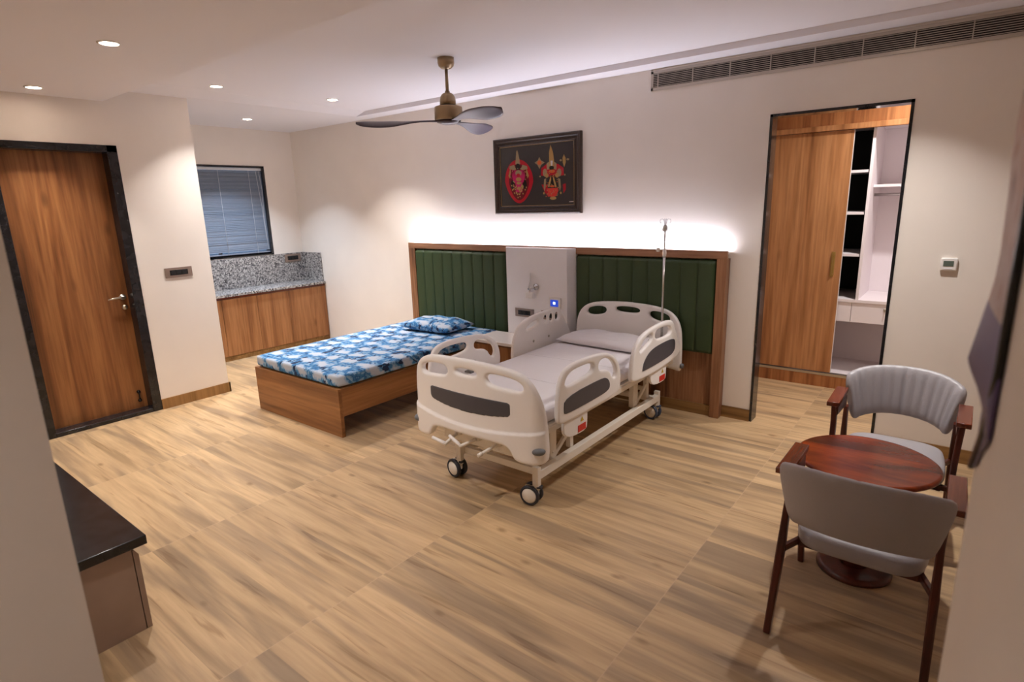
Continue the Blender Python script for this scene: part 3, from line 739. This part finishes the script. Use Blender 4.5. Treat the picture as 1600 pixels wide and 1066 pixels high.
solo('mattress', soft_box(bx0+.010, bx1-.006, byf+.010, -.125, .3930, .502, .034, .003), M['blue'], 'mattress in a blue and white brushstroke sheet, on the wooden single bed', 'mattress', origin=(-1.67, -1.05, .3155))
def pillow(cx, cy, z0, lx, ly, h, rz, seed=0, p=2.6):
    bm = bmesh.new(); N = 26; rnd = random.Random(seed); ph = [rnd.uniform(0, 6) for _ in range(4)]
    def T(u, v): return (max(0, 1-abs(u)**p)*max(0, 1-abs(v)**p))**.42
    rows = {1: [], -1: []}
    for s in (1, -1):
        for i in range(N+1):
            row = []
            for j in range(N+1):
                u, v = 2*i/N-1, 2*j/N-1
                uu = u*(1-.05*(1-abs(v))**1.0*abs(u)); vv = v*(1-.07*(1-abs(u))*abs(v)) 
                th = T(u, v)
                w = .006*math.sin(9*u+ph[0]+3*v)*th+.005*math.sin(11*v+ph[1]-4*u)*th
                z = z0+.012+h*.5+s*(h*.5*th+ (w if s > 0 else 0)) if s > 0 else z0+.012+h*.5-min(h*.5*th, h*.5)
                z = z0+.012+(h*.30)+(h*.70*th+w if s > 0 else -h*.30*min(1, th*1.6))
                x, y = uu*lx/2, vv*ly/2
                row.append(bm.verts.new((cx+x*math.cos(rz)-y*math.sin(rz), cy+x*math.sin(rz)+y*math.cos(rz), z)))
            rows[s].append(row)
    for s in (1, -1):
        R = rows[s]
        for i in range(N):
            for j in range(N):
                f = bm.faces.new((R[i][j], R[i+1][j], R[i+1][j+1], R[i][j+1])); f.smooth = True
    bmesh.ops.remove_doubles(bm, verts=bm.verts, dist=.0008)
    return bm
solo('pillow', pillow(-1.60, -.46, .504, .64, .42, .11, .06, 3), M['blue2'], 'blue and white patterned pillow lying on the single bed', 'pillow', origin=(-1.60, -.46, .50))

# ================================================================== BEDSIDE TABLE
t = root('bedside_table', (-.62, -.36, 0), 'wooden bedside table with white top between the two beds', 'bedside table')
emit('top', B(-1.045, -.215, -.565, -.180, .470, .500, bev=.003), M['white_top'], t)
emit('body', B(-1.035, -.225, -.535, -.182, .03, .469), M['cab_wood'], t)
for z0, z1 in ((.05, .25), (.256, .455)):
    emit('drawer_front', B(-1.03, -.23, -.553, -.5355, z0, z1, bev=.001), M['cab_wood'], t)
emit('plinth', B(-1.02, -.24, -.52, -.182, 0, .029), M['black_matt'], t)

# ================================================================== HOSPITAL BED
BC = .37
t = root('hospital_bed', (BC, -1.12, 0), 'cream plastic and steel hospital bed on casters with raised side rails', 'hospital bed')
hb = t
def sym(half):      # half outline from bottom centre outwards/upwards to top centre, dx>=0
    return half+[(-x, z) for x, z in half[::-1]]
half = [(.27, .398), (.31, .37), (.335, .322), (.37, .305), (.49, .305), (.515, .325), (.515, .45), (.505, .60), (.485, .70), (.445, .785), (.37, .835), (.25, .858), (.0, .868)]
out = [(.0, .398)]+half
pts = [(x+BC, z) for x, z in sym(out)]
seen = []
for p in pts:
    if not seen or (abs(p[0]-seen[-1][0])+abs(p[1]-seen[-1][1])) > 1e-4: seen.append(p)
if abs(seen[0][0]-seen[-1][0])+abs(seen[0][1]-seen[-1][1]) < 1e-4: seen.pop()
out = chaikin(seen, 2)
def stad(x0, x1, z0, z1, k=2, sk=0): return chaikin([(x0+BC, z0), (x1+BC, z0-sk), (x1+BC, z1-sk), (x0+BC, z1)], k+1)
holes = [chaikin([(BC-s*.15, .742), (BC-s*.15, .808), (BC-s*.30, .803), (BC-s*.395, .775), (BC-s*.40, .725), (BC-s*.30, .728)], 2) for s in (1, -1)]
holes.append(stad(-.085, .085, .770, .808))
bm = slab(out, holes, .042, .012, 'xz', 0, voxel=.0075)
def bow(x): return -.055*(1-((x-BC)/.515)**2)
for v in bm.verts:
    x, z = v.co.x, v.co.z
    front = v.co.y < 0
    led = .505-.045*(1-((x-BC)/.5)**2)
    k = min(1, max(0, (led-z)/.008))
    v.co.y += -2.105+bow(x)+(-.014*k if front else 0)
    if z > .83: pass
    e = max(0, abs(x-BC)-.44)/.075
    v.co.y += .035*e*e
fb = emit('footboard', bm, M['plastic'], t)
pan = [(BC+x, z) for x, z in ((-.29, .657), (.29, .657), (.315, .652), (.318, .632), (.318, .592), (.312, .574), (.29, .566), (.16, .550), (0, .543), (-.16, .550), (-.29, .568), (-.312, .580), (-.318, .60), (-.318, .632), (-.315, .652))]
pan = chaikin(pan, 1)
bm = slab(pan, [], .006, .002, 'xz', 0, voxel=.005)
for v in bm.verts: v.co.y += -2.105-.0215+bow(v.co.x)
emit('inset_panel', bm, M['gray_panel'], fb)
for s in (-1, 1):
    bm = bmesh.new()
    lathe(bm, [(.001, -.034), (.018, -.030), (.032, -.015), (.035, 0), (.001, 0)], (BC+s*.478, -2.118, .392), 20, 'y')
    bmesh.ops.transform(bm, matrix=Matrix.Translation((BC+s*.478, -2.118, .392)) @ Matrix.Rotation(s*.6, 4, 'Z') @ Matrix.Diagonal((1.15, 1.1, .72, 1)) @ Matrix.Translation((-BC-s*.478, 2.118, -.392)), verts=bm.verts)
    emit('bumper', bm, M['gray_rubber'], fb)
bm = bmesh.new(); box(bm, BC-.02, BC+.03, -2.16, -2.13, .780, .792, .003); emit('latch', bm, M['gray_rubber'], fb)
# headboard of the bed
half = [(.0, .385), (.40, .385), (.46, .372), (.49, .372), (.497, .40), (.495, .62), (.482, .74), (.44, .82), (.36, .872), (.20, .895), (.0, .902)]
pts = [(x+BC+.015, z) for x, z in half]+[(BC+.015-x, z) for x, z in half[::-1][1:-1]]
out = chaikin(pts, 2)
holes = [chaikin([(BC+.015+s*.20, .782), (BC+.015+s*.20, .855), (BC+.015+s*.385, .832), (BC+.015+s*.385, .758)], 3) for s in (1, -1)]+[chaikin([(BC-.10, .812), (BC+.13, .812), (BC+.13, .862), (BC-.10, .862)], 3)]
bm = slab(out, holes, .040, .012, 'xz', 0, voxel=.0075)
for v in bm.verts:
    v.co.y += -.165+.030*(1-((v.co.x-BC-.015)/.5)**2)
    if v.co.y > -.15 and v.co.z > 1: pass
hd = emit('headboard', bm, M['plastic'], t)
bm = bmesh.new(); lathe(bm, [(.001, 0), (.022, 0), (.018, .022), (.001, .026)], (BC+.505, -.165, .42), 16, 'x'); emit('bumper', bm, M['gray_rubber'], hd)
# side rails
def side_rail(x, side, outline, holes, panel, boxy, sticker):
    bm = slab(chaikin(outline, 2), [chaikin(h, 2) for h in holes], .034, .011, 'yz', x, voxel=.0075)
    r = emit('side_rail', bm, M['plastic'], t)
    if panel:
        bm = slab(chaikin(panel, 2), [], .005, .0015, 'yz', x+side*.0185); emit('inset_panel', bm, M['gray_panel'], r)
    y0, y1, z0, z1 = boxy
    bm = bmesh.new()
    ol = chaikin([(y0-.13, z1+.03), (y0-.15, z0+.06), (y0-.10, z0+.015), (y0, z0), (y1, z0), (y1+.012, z0+.04), (y1+.012, z1+.03)], 1)
    b2 = slab(ol, [], .022, .005, 'yz', x-side*.012)
    emit('latch_bracket', b2, M['plastic'], r)
    xs = x+side*.0005
    emit('red_label', B(min(xs, xs+side*.0012), max(xs, xs+side*.0012), y0+.008, y1-.012, z0+.012, z0+.055), M['red'], r, 'red label')
    bm = bmesh.new(); c = ((y0+y1)/2, z0+.085)
    vs = [bm.verts.new((xs+side*.001, c[0]+a, c[1]+b)) for a, b in ((-.018, -.012), (.018, -.012), (0, .018))]; bm.faces.new(vs)
    ex = bmesh.ops.extrude_face_region(bm, geom=bm.faces[:]); bmesh.ops.translate(bm, verts=[v for v in ex['geom'] if isinstance(v, bmesh.types.BMVert)], vec=(-side*.001, 0, 0))
    emit('warning_label', bm, M['yellow'], r, 'yellow warning triangle label')
    for k in (-.11, .11):
        bm = bmesh.new(); lathe(bm, [(.001, 0), (.011, 0), (.011, -side*.004), (.001, -side*.005)], (x-side*.0165, sum(p[0] for p in outline)/len(outline)+k, .635), 12, 'x')
        emit('screw_cap', bm, M['nickel'], r)
F_out = [(-1.995, .55), (-1.985, .70), (-1.945, .80), (-1.87, .835), (-1.72, .842), (-1.48, .828), (-1.34, .785), (-1.25, .69), (-1.238, .56), (-1.275, .508), (-1.477, .498), (-1.93, .500), (-1.985, .515)]
F_h1 = [(-1.925, .715), (-1.90, .775), (-1.83, .800), (-1.60, .797), (-1.595, .735), (-1.75, .722)]
F_h2 = [(-1.535, .72), (-1.535, .78), (-1.45, .788), (-1.36, .75), (-1.30, .675), (-1.315, .62), (-1.36, .635), (-1.40, .70)]
F_p = [(-1.94, .578), (-1.93, .662), (-1.50, .668), (-1.43, .650), (-1.395, .60), (-1.42, .562), (-1.60, .556), (-1.925, .556)]
R_out = [(-1.092, .56), (-1.062, .72), (-.975, .812), (-.80, .852), (-.495, .862), (-.39, .835), (-.35, .76), (-.23, .60), (-.255, .535), (-.54, .505), (-.825, .500), (-1.03, .512), (-1.08, .525)]
R_h1 = [(-.98, .70), (-.94, .765), (-.84, .808), (-.765, .815), (-.77, .762), (-.86, .735)]
R_h2 = [(-.722, .748), (-.720, .818), (-.60, .822), (-.465, .810), (-.425, .77), (-.47, .738)]
R_p = [(-.93, .575), (-.90, .640), (-.80, .692), (-.62, .706), (-.39, .702), (-.355, .66), (-.37, .585), (-.55, .566), (-.92, .562)]
XRr, XRl = .882, -.142
side_rail(XRr, 1, F_out, [F_h1, F_h2], F_p, (-1.765, -1.655, .375, .50), 1)
side_rail(XRr, 1, R_out, [R_h1, R_h2], R_p, (-.60, -.48, .385, .50), 1)
side_rail(XRl, -1, F_out, [F_h1, F_h2], None, (-1.765, -1.655, .375, .50), 1)
L_slots = [[(-.93, .73), (-.88, .775), (-.79, .80), (-.72, .80), (-.73, .762)]]+[[(y, .752), (y, .822), (y+.068, .822), (y+.068, .752)] for y in (-.655, -.570, -.485)]
side_rail(XRl, -1, R_out, L_slots, None, (-.60, -.48, .385, .50), 1)
# decks and frames
bm = bmesh.new()
for x in (BC-.46, BC+.42): box(bm, x, x+.04, -2.06, -.20, .445, .485, .004)
for y in (-2.06, -1.45, -.85, -.24): box(bm, BC-.42, BC+.42, y, y+.04, .445, .485, .004)
emit('upper_frame', bm, M['metal_cream'], t)
emit('deck_panel', B(BC-.455, BC+.455, -2.05, -.21, .486, .497), M['metal_cream'], t)
bm = bmesh.new()
for x in (.13, BC+.375): box(bm, x, x+.04, -2.03, -.36, .158, .212, .004)
for x in (.13, BC+.375):
    for y in (-2.045, -.375): box(bm, x-.001, x+.041, y, y+.032, .118, .240, .003)
for y in (-2.0, -.42): box(bm, .165, BC+.378, y, y+.035, .163, .207, .004)
emit('lower_frame', bm, M['metal_cream'], t)
for yy in (-1.86, -.74):
    for x in (.132, BC+.335):
        bm = bmesh.new(); box(bm, x, x+.04, yy, yy+.075, .205, .447, .004)
        beam(bm, (x+.02, yy+.08, .22), (x+.02, yy+.26, .33), .022, .03)
        box(bm, x+.003, x+.037, yy+.235, yy+.275, .205, .446, .004)
        for z in (.25, .39): lathe(bm, [(.001, 0), (.006, 0), (.006, .003), (.001, .004)], (x+.04, yy+.035, z), 10, 'x')
        emit('support_post', bm, M['metal_cream'], t)
bm = bmesh.new()
for yy in (-.68, -.50): box(bm, BC-.35, BC+.345, yy, yy+.03, .27, .30, .003)
for x in (BC-.18, BC, BC+.18): beam(bm, (x, -2.03, .33), (x, -.9, .36), .022, .022)
emit('cross_linkage', bm, M['metal_cream'], t)
# crank bracket plate and cranks
bm = bmesh.new(); box(bm, BC-.29, BC+.29, -2.085, -2.065, .300, .415, .003); box(bm, BC-.29, BC+.29, -2.085, -2.00, .29, .302, .002)
emit('crank_plate', bm, M['metal_cream'], t)
def crank(x, dir_):
    bm = bmesh.new()
    lathe(bm, [(.001, -.030), (.018, -.030), (.020, 0), (.001, 0)], (x, -2.087, .352), 16, 'y')
    e = Vector((x, -2.12, .352)); d = Vector(dir_).normalized()
    tube(bm, [e, e+d*.11], .0105, 10)
    k = emit('crank', bm, M['metal_cream'], t)
    bm = bmesh.new(); a = e+d*.10
    return k, a, d
k, a, d = crank(BC+.17, (-.35, -.9, -.28))
bm = bmesh.new(); tube(bm, [a, a+d*.03], [.013, .011], 10); emit('crank_handle', bm, M['metal_cream'], k)
k, a, d = crank(BC+.01, (-.55, -.75, -.3))
bm = bmesh.new(); tube(bm, [a, a+Vector((-.11, .02, .035))], [.012, .010], 10); emit('crank_handle', bm, M['plastic'], k)
k, a, d = crank(BC-.15, (-.10, -.9, -.35))
bm = bmesh.new(); tube(bm, [a, a+Vector((-.11, 0, .015))], [.012, .010], 10); emit('crank_handle', bm, M['plastic'], k)
# casters
def caster(x, y, ang, mt):
    wx, wy = x+.035*math.cos(ang+PI/2), y+.035*math.sin(ang+PI/2)
    bm = bmesh.new(); lathe(bm, [(.001, .095), (.020, .095), (.022, .120), (.018, .158), (.001, .158)], (x, y, 0), 16)
    R = Matrix.Translation((wx, wy, 0)) @ Matrix.Rotation(ang, 4, 'Z')
    b2 = bmesh.new(); box(b2, -.012, .012, -.05, .045, .055, .112, .012); bmesh.ops.transform(b2, matrix=R, verts=b2.verts)
    me = bpy.data.meshes.new('x'); b2.to_mesh(me); bm.from_mesh(me); b2.free()
    c = emit('caster', bm, M['metal_cream'], t)
    for s in (-1, 1):
        b = bmesh.new(); lathe(b, [(.040, s*.014), (.058, s*.016), (.062, s*.022), (.062, s*.034), (.058, s*.040), (.050, s*.042), (.047, s*.038)], (0, 0, .062), 32, 'x', cap=True); bmesh.ops.transform(b, matrix=R, verts=b.verts)
        emit('caster_tyre', b, mt, c)
        b = bmesh.new(); lathe(b, [(.001, s*.043), (.040, s*.0425), (.047, s*.0375), (.047, s*.018), (.001, s*.018)], (0, 0, .062), 32, 'x', cap=False); bmesh.ops.transform(b, matrix=R, verts=b.verts)
        emit('caster_disc', b, M['metal_cream'], c)
    b = bmesh.new(); box(b, -.020, .020, -.068, -.02, .108, .122, .004); bmesh.ops.transform(b, matrix=R, verts=b.verts)
    emit('brake_pedal', b, mt, c)
caster(BC+.395, -2.028, math.radians(100), M['dark_rubber'])
caster(.150, -2.028, math.radians(82), M['dark_rubber'])
caster(BC+.395, -.36, math.radians(84), M['blue_rubber'])
caster(.150, -.36, math.radians(60), M['blue_rubber'])
# mattress, pillow, drip stand
def white_mattress():
    bm = soft_box(BC-.445, BC+.445, -2.055, -.225, .4975, .590, .03, .0025)
    return bm
solo('mattress', white_mattress(), M['sheet_fold'], 'thin mattress under a white sheet on the hospital bed', 'mattress', origin=(BC, -1.12, .4975))
solo('pillow', pillow(BC+.0, -.43, .586, .82, .40, .072, -.04, 5, 3.6), M['sheet'], 'flat white pillow at the head of the hospital bed', 'pillow', origin=(BC, -.43, .583))
IX, IY = .700, -.24
IX, IY = .722, -.205
t = root('drip_stand', (IX, IY, .50), 'slim chrome infusion pole with clear hooks rising behind the hospital bed side rail', 'infusion pole')
bm = bmesh.new(); tube(bm, [(IX, IY, .598), (IX, IY, 1.33)], .0095, 14); emit('outer_tube', bm, M['chrome'], t)
bm = bmesh.new(); tube(bm, [(IX, IY, 1.33), (IX, IY, 1.545)], .0065, 12); emit('inner_tube', bm, M['chrome'], t)
bm = bmesh.new(); lathe(bm, [(.001, 1.30), (.014, 1.30), (.016, 1.33), (.012, 1.365), (.001, 1.365)], (IX, IY, 0), 14); emit('collar', bm, M['plastic'], t)
bm = bmesh.new(); tube(bm, [(IX, IY, 1.355), (IX-.035, IY-.02, 1.355)], .004, 8); lathe(bm, [(.001, -.012), (.017, -.010), (.017, .010), (.001, .012)], (IX-.042, IY-.025, 1.355), 14, 'x'); emit('clamp_knob', bm, M['plastic'], t)
bm = bmesh.new(); lathe(bm, [(.001, 1.49), (.012, 1.49), (.022, 1.505), (.018, 1.53), (.008, 1.545), (.001, 1.545)], (IX, IY, 0), 14); emit('hook_base', bm, M['clear'], t)
for sgn in (0, 1, 2, 3):
    a = base+sgn*PI/2
    e = Vector((math.cos(a), math.sin(a), 0)); p = [Vector((IX, IY, 1.54))+e*.006, Vector((IX, IY, 1.575))+e*.008, Vector((IX, IY, 1.592))+e*.022, Vector((IX, IY, 1.586))+e*.040, Vector((IX, IY, 1.568))+e*.042, Vector((IX, IY, 1.560))+e*.032]
    bm = bmesh.new(); tube(bm, p, .0022, 6); emit('hook', bm, M['clear'], t)

# ================================================================== TABLE AND ARMCHAIRS
TX, TY = 2.352, -1.65
t = root('round_table', (TX, TY, 0), 'small round polished red brown wooden pedestal table between the armchairs', 'table')
bm = bmesh.new(); lathe(bm, [(.001, .537), (.272, .537), (.283, .545), (.287, .553), (.284, .561), (.277, .565), (.270, .565), (.001, .565)], (TX, TY, 0), 64); emit('tabletop', bm, M['table_wood'], t)
bm = bmesh.new(); lathe(bm, [(.001, .03), (.06, .032), (.045, .06), (.036, .12), (.034, .42), (.045, .50), (.09, .53), (.10, .537), (.001, .537)], (TX, TY, 0), 28); emit('pedestal', bm, M['leg_wood'], t)
bm = bmesh.new(); lathe(bm, [(.001, 0), (.157, 0), (.159, .012), (.150, .025), (.140, .028), (.06, .032), (.001, .032)], (TX, TY, 0), 48); emit('base', bm, M['leg_wood'], t)
def armchair(label):
    t = root('armchair', (0, 0, 0), label, 'armchair', 'gray leather armchairs at the round table')
    # seat cushion
    bm = bmesh.new(); rings = []
    for k, (z, s) in enumerate([(.352, .93), (.358, .985), (.378, 1.0), (.400, .995), (.415, .97), (.423, .90), (.426, .6), (.427, .15)]):
        R = []
        for i in range(48):
            a = 2*PI*i/48; c, sn = math.cos(a), math.sin(a)
            x = .232*math.copysign(abs(c)**.45, c); y = .222*math.copysign(abs(sn)**.45, sn)
            x *= (1+.06*(y/.22))
            R.append(Vector((x*s, .035+y*s, z)))
        rings.append(R)
    ring_loft(bm, rings); emit('seat', bm, M['gray_leather'], t)
    # seat rails
    bm = bmesh.new()
    box(bm, -.205, .205, -.12, -.095, .322, .352, .003); box(bm, -.215, .215, .175, .20, .322, .352, .003)
    for s in (-1, 1): beam(bm, (s*.205, -.115, .337), (s*.215, .20, .337), .022, .030); beam(bm, (s*.20, -.07, .338), (s*.25, -.195, .338), .022, .028); beam(bm, (s*.21, .18, .338), (s*.258, .19, .338), .022, .028, side=(0, 1, 0))
    emit('seat_frame', bm, M['leg_wood'], t)
    # wrap-around back
    path = []
    for i in range(61):
        u = -1+2*i/60; a = u*1.30
        x = .246*math.sin(a)/math.sin(1.30); y = -.340+.135*(1-math.cos(a))/(1-math.cos(1.30))
        path.append((u, Vector((x, y, 0))))
    rings = []
    for i, (u, p) in enumerate(path):
        q0 = path[max(0, i-1)][1]; q1 = path[min(60, i+1)][1]; tg = (q1-q0).normalized(); nrm = Vector((tg.y, -tg.x, 0))   # outward (rear)
        e = 1-max(0, (abs(u)-.90)/.10)**2.6; e = max(.35, e)
        zt = .782-.062*abs(u)**2.4; zb = .512-.045*abs(u)**2
        zt2 = (zt+zb)/2+(zt-zb)/2*e**.5; zb2 = (zt+zb)/2-(zt-zb)/2*e**.5
        R = []; n_ = 24; groove = abs(math.sin(u*PI*6.5))**.35
        for k in range(n_):
            a = 2*PI*k/n_; c, sn = math.cos(a), math.sin(a)
            hz = (zt2-zb2)/2*math.copysign(abs(sn)**.55, sn); th = .026*math.copysign(abs(c)**.7, c)*min(1, e+.2)
            lean = -.03*(hz/.13)                     # leans backwards with height
            if th < 0: th *= (.45+.55*groove)
            R.append(p+nrm*(th-lean*1.0)+Vector((0, 0, (zt2+zb2)/2+hz)))
        rings.append(R)
    bm = bmesh.new(); ring_loft(bm, rings); emit('backrest', bm, M['gray_leather'], t)
    for s in (-1, 1):
        bm = bmesh.new()
        beam(bm, (s*.262, -.300, 0), (s*.256, -.205, .335), .026, .036, .030, .046); beam(bm, (s*.256, -.206, .333), (s*.252, -.165, .56), .030, .046, .022, .034)
        emit('rear_leg', bm, M['leg_wood'], t)
        bm = bmesh.new()
        ps = [(.262, .300, 0), (.262, .235, .22), (.262, .185, .36), (.264, .150, .47), (.268, .125, .56), (.272, .118, .645)]
        for a, b in zip(ps, ps[1:]):
            wa = .030+.012*(a[2]/.645); wb = .030+.012*(b[2]/.645)
            beam(bm, (s*a[0], a[1], a[2]-.002), (s*b[0], b[1], b[2]), .026, wa, .026, wb)
        emit('front_leg', bm, M['leg_wood'], t)
        bm = slab([(s*.250, -.165), (s*.248, .145), (s*.306, .150), (s*.310, -.165)], [], .026, .004, 'xz', 0)
        bmesh.ops.transform(bm, matrix=Matrix.Translation((0, 0, .655)) @ Matrix.Rotation(PI/2, 4, 'X').inverted(), verts=bm.verts)
        emit('armrest', bm, M['chair_wood'], t)
        bm = bmesh.new(); beam(bm, (s*.258, -.14, .60), (s*.262, .12, .62), .018, .06); emit('arm_support', bm, M['leg_wood'], t)
    return t
c1 = armchair('gray leather armchair nearest the camera, its plain back turned to us')
dup(c1, (2.412, -1.075, 0), PI, 'gray leather armchair facing us with a pleated curved back, beyond the table')
c1.location = (2.402, -2.03, 0)

# ================================================================== TV UNIT
t = root('media_console', (-.9, -4.06, 0), 'low taupe console with polished black stone top beside the near left wall', 'console')
tx1 = .004
emit('stone_top', B(-1.95, tx1+.016, TVY+.002, -3.803, .389, .431, bev=.004), M['black_granite'], t)
emit('body', B(-1.93, tx1, TVY+.004, -3.862, .0, .388), M['brown_lam'], t)
for x0, x1 in ((-1.93, -1.29), (-1.286, -.644), (-.64, tx1)):
    bm = bmesh.new(); box(bm, x0+.001, x1-.001, -3.858, -3.838, .0, .352); 
    ring_loft(bm, [[Vector((x, y, z)) for y, z in ((-3.858, .352), (-3.838, .352), (-3.852, .376), (-3.858, .376))] for x in (x0+.001, x1-.001)], smooth=False)
    emit('drawer_front', bm, M['brown_lam'], t)

# ================================================================== WARDROBE
WYF = 1.25
t = root('wardrobe', (1.7, WYF, 0), 'built-in wardrobe with sliding wooden door, half open, beyond the doorway', 'wardrobe')
wx0, wx1, wyb = .36, 3.29, 1.94
emit('fascia', B(wx0, wx1, WYF-.02, WYF+.02, 2.31, 2.745), M['ward_wood_x'], t)
emit('track_moulding', B(wx0, wx1, WYF-.035, WYF+.02, 2.265, 2.309, bev=.003), M['ward_wood'], t)
sd = emit('sliding_door', B(.62, 1.735, WYF, WYF+.022, .142, 2.262), M['ward_wood'], t)
bm = bmesh.new(); box(bm, 1.655, 1.685, WYF-.004, WYF, 1.025, 1.245, .001); box(bm, 1.661, 1.679, WYF-.010, WYF-.004, 1.04, 1.055); box(bm, 1.661, 1.679, WYF-.010, WYF-.004, 1.215, 1.23); box(bm, 1.662, 1.668, WYF-.016, WYF-.010, 1.04, 1.23)
emit('door_handle', bm, M['gold'], sd, 'slim gold pull handle')
emit('door_edge', B(1.7352, 1.7385, WYF, WYF+.022, .142, 2.262), M['white_top'], sd)
emit('plinth', B(wx0, wx1, WYF-.01, WYF+.015, 0, .110), M['ward_wood_x'], t)
emit('bottom_track', B(wx0, wx1, WYF-.012, WYF+.05, .111, .132), M['nickel'], t)
emit('base_shelf', B(wx0, wx1, WYF+.051, wyb, .095, .13), M['lilac'], t)
emit('back_panel', B(wx0, wx1, wyb-.02, wyb, .131, 2.74), M['lilac'], t)
emit('roof_panel', B(wx0, wx1, WYF+.021, wyb-.021, 2.30, 2.32), M['lilac'], t)
emit('upright_panel', B(1.868, 1.89, WYF+.05, wyb-.021, .82, 2.299), M['lilac'], t)
emit('upright_panel', B(1.35, 1.372, WYF+.05, wyb-.021, .131, 2.299), M['lilac'], t)
emit('upright_panel', B(2.75, 2.772, WYF+.05, wyb-.021, .131, 2.299), M['lilac'], t)
emit('dark_lining', B(1.373, 1.867, wyb-.06, wyb-.0215, .84, 2.299), M['black_matt'], t, 'black back of the narrow shelf column')
bm = bmesh.new(); box(bm, 1.3725, 1.380, WYF+.075, wyb-.061, .84, 2.299); box(bm, 1.860, 1.8675, WYF+.075, wyb-.061, .84, 2.299)
emit('dark_lining', bm, M['black_matt'], t)
for z in (1.215, 1.575, 1.925): emit('shelf', B(1.381, 1.8595, WYF+.055, wyb-.061, z-.011, z+.011), M['lilac'], t)
emit('counter_shelf', B(1.373, 2.749, WYF+.045, wyb-.021, .80, .825), M['lilac'], t)
emit('hat_shelf', B(1.891, 2.749, WYF+.20, wyb-.021, 1.79, 1.812), M['lilac'], t)
bm = bmesh.new(); tube(bm, [(1.891, WYF+.33, 1.725), (2.749, WYF+.33, 1.725)], .013, 12); emit('hanging_rail', bm, M['chrome'], t)
for x0, x1 in ((1.374, 1.842), (1.846, 2.29), (2.294, 2.748)):
    dr = emit('drawer', B(x0, x1, WYF+.055, WYF+.50, .622, .798), M['lilac'], t)
    bm = bmesh.new(); lathe(bm, [(.001, -.006), (.010, -.006), (.012, 0), (.001, 0)], ((x0+x1)/2+.03, WYF+.055, .752), 14, 'y'); box(bm, (x0+x1)/2+.026, (x0+x1)/2+.034, WYF+.030, WYF+.049, .735, .755)
    emit('drawer_key', bm, M['nickel'], dr)

# ================================================================== WALL ART ON THE NEAR RIGHT WALL
def on_ray(px, py, D):
    d = f_+(px-800)/F_PX*r_-(py-533)/F_PX*u_
    return CAM+d*(D/d.y)
far = [(1618, 20), (1608, 90), (1600, 135), (1590, 190), (1581, 245), (1576, 300), (1569, 350), (1562, 400), (1553, 440), (1544, 468), (1536, 490), (1524, 525), (1512, 559), (1521, 575), (1531, 600), (1537, 625), (1537, 655), (1531, 700), (1527, 728)]
t = root('wall_art', (2.64, -3.68, 1.38), 'tall mottled brown and violet art panel with black edge on the near right wall', 'wall art')
WXN = 2.6462
bm = bmesh.new(); grid = []
for i, (px, py) in enumerate(far):
    p = on_ray(px, py, .975); f = i/(len(far)-1); row = []
    ynear = -3.80+.22*max(0, (f-.80)/.20)
    for k in range(7):
        s = k/6
        y = p.y+(ynear-p.y)*s; x = min(WXN-.003, p.x+(WXN-.004-p.x)*min(1, s*1.02)**1.6); z = p.z+ (0)*s
        row.append(Vector((x, y, z)))
    grid.append(row)
vf = [[bm.verts.new(p) for p in r] for r in grid]; vb = [[bm.verts.new((min(p.x+.0025, WXN), p.y, p.z)) for p in r] for r in grid]
zsplit = grid[10][0].z+.01
for i in range(len(far)-1):
    for k in range(6):
        zz = (grid[i][k].z+grid[i+1][k].z)/2-.05*k/6
        f = bm.faces.new((vf[i][k], vf[i+1][k], vf[i+1][k+1], vf[i][k+1])); f.smooth = True; f.material_index = 0 if zz > zsplit-.03*k/6 else 1
        bm.faces.new((vb[i][k+1], vb[i+1][k+1], vb[i+1][k], vb[i][k])).material_index = 1
    for k in (0, 6):
        bm.faces.new((vf[i][k], vb[i][k], vb[i+1][k], vf[i+1][k])).material_index = 1
m, n, l, b = newmat('mottled_art_print'); tc = n.new('ShaderNodeTexCoord'); tt = n.new('ShaderNodeTexNoise'); tt.inputs['Scale'].default_value = 14; tt.inputs['Detail'].default_value = 5
l.new(tc.outputs['Object'], tt.inputs['Vector']); rr = ramp(n, [(.32, lin((96, 60, 48))), (.44, lin((160, 124, 108))), (.55, lin((178, 160, 152))), (.66, lin((150, 96, 58)))]); l.new(tt.outputs['Fac'], rr.inputs[0]); l.new(rr.outputs[0], b.inputs['Base Color']); b.inputs['Roughness'].default_value = .35
M['art'] = m; M['violet'] = mat('violet_print', (88, 72, 116), .4)
emit('canvas', bm, [M['art'], M['violet']], t)
bm = bmesh.new()
pf = on_ray(1527, 731, .975)
tube(bm, [(WXN-.004, -3.80, 2.35), (WXN-.004, -3.80, 1.56), (WXN-.004, -3.72, 1.47), (WXN-.004, pf.y+.001, pf.z)], .0045, 8)
emit('black_frame_edge', bm, M['black'], t)
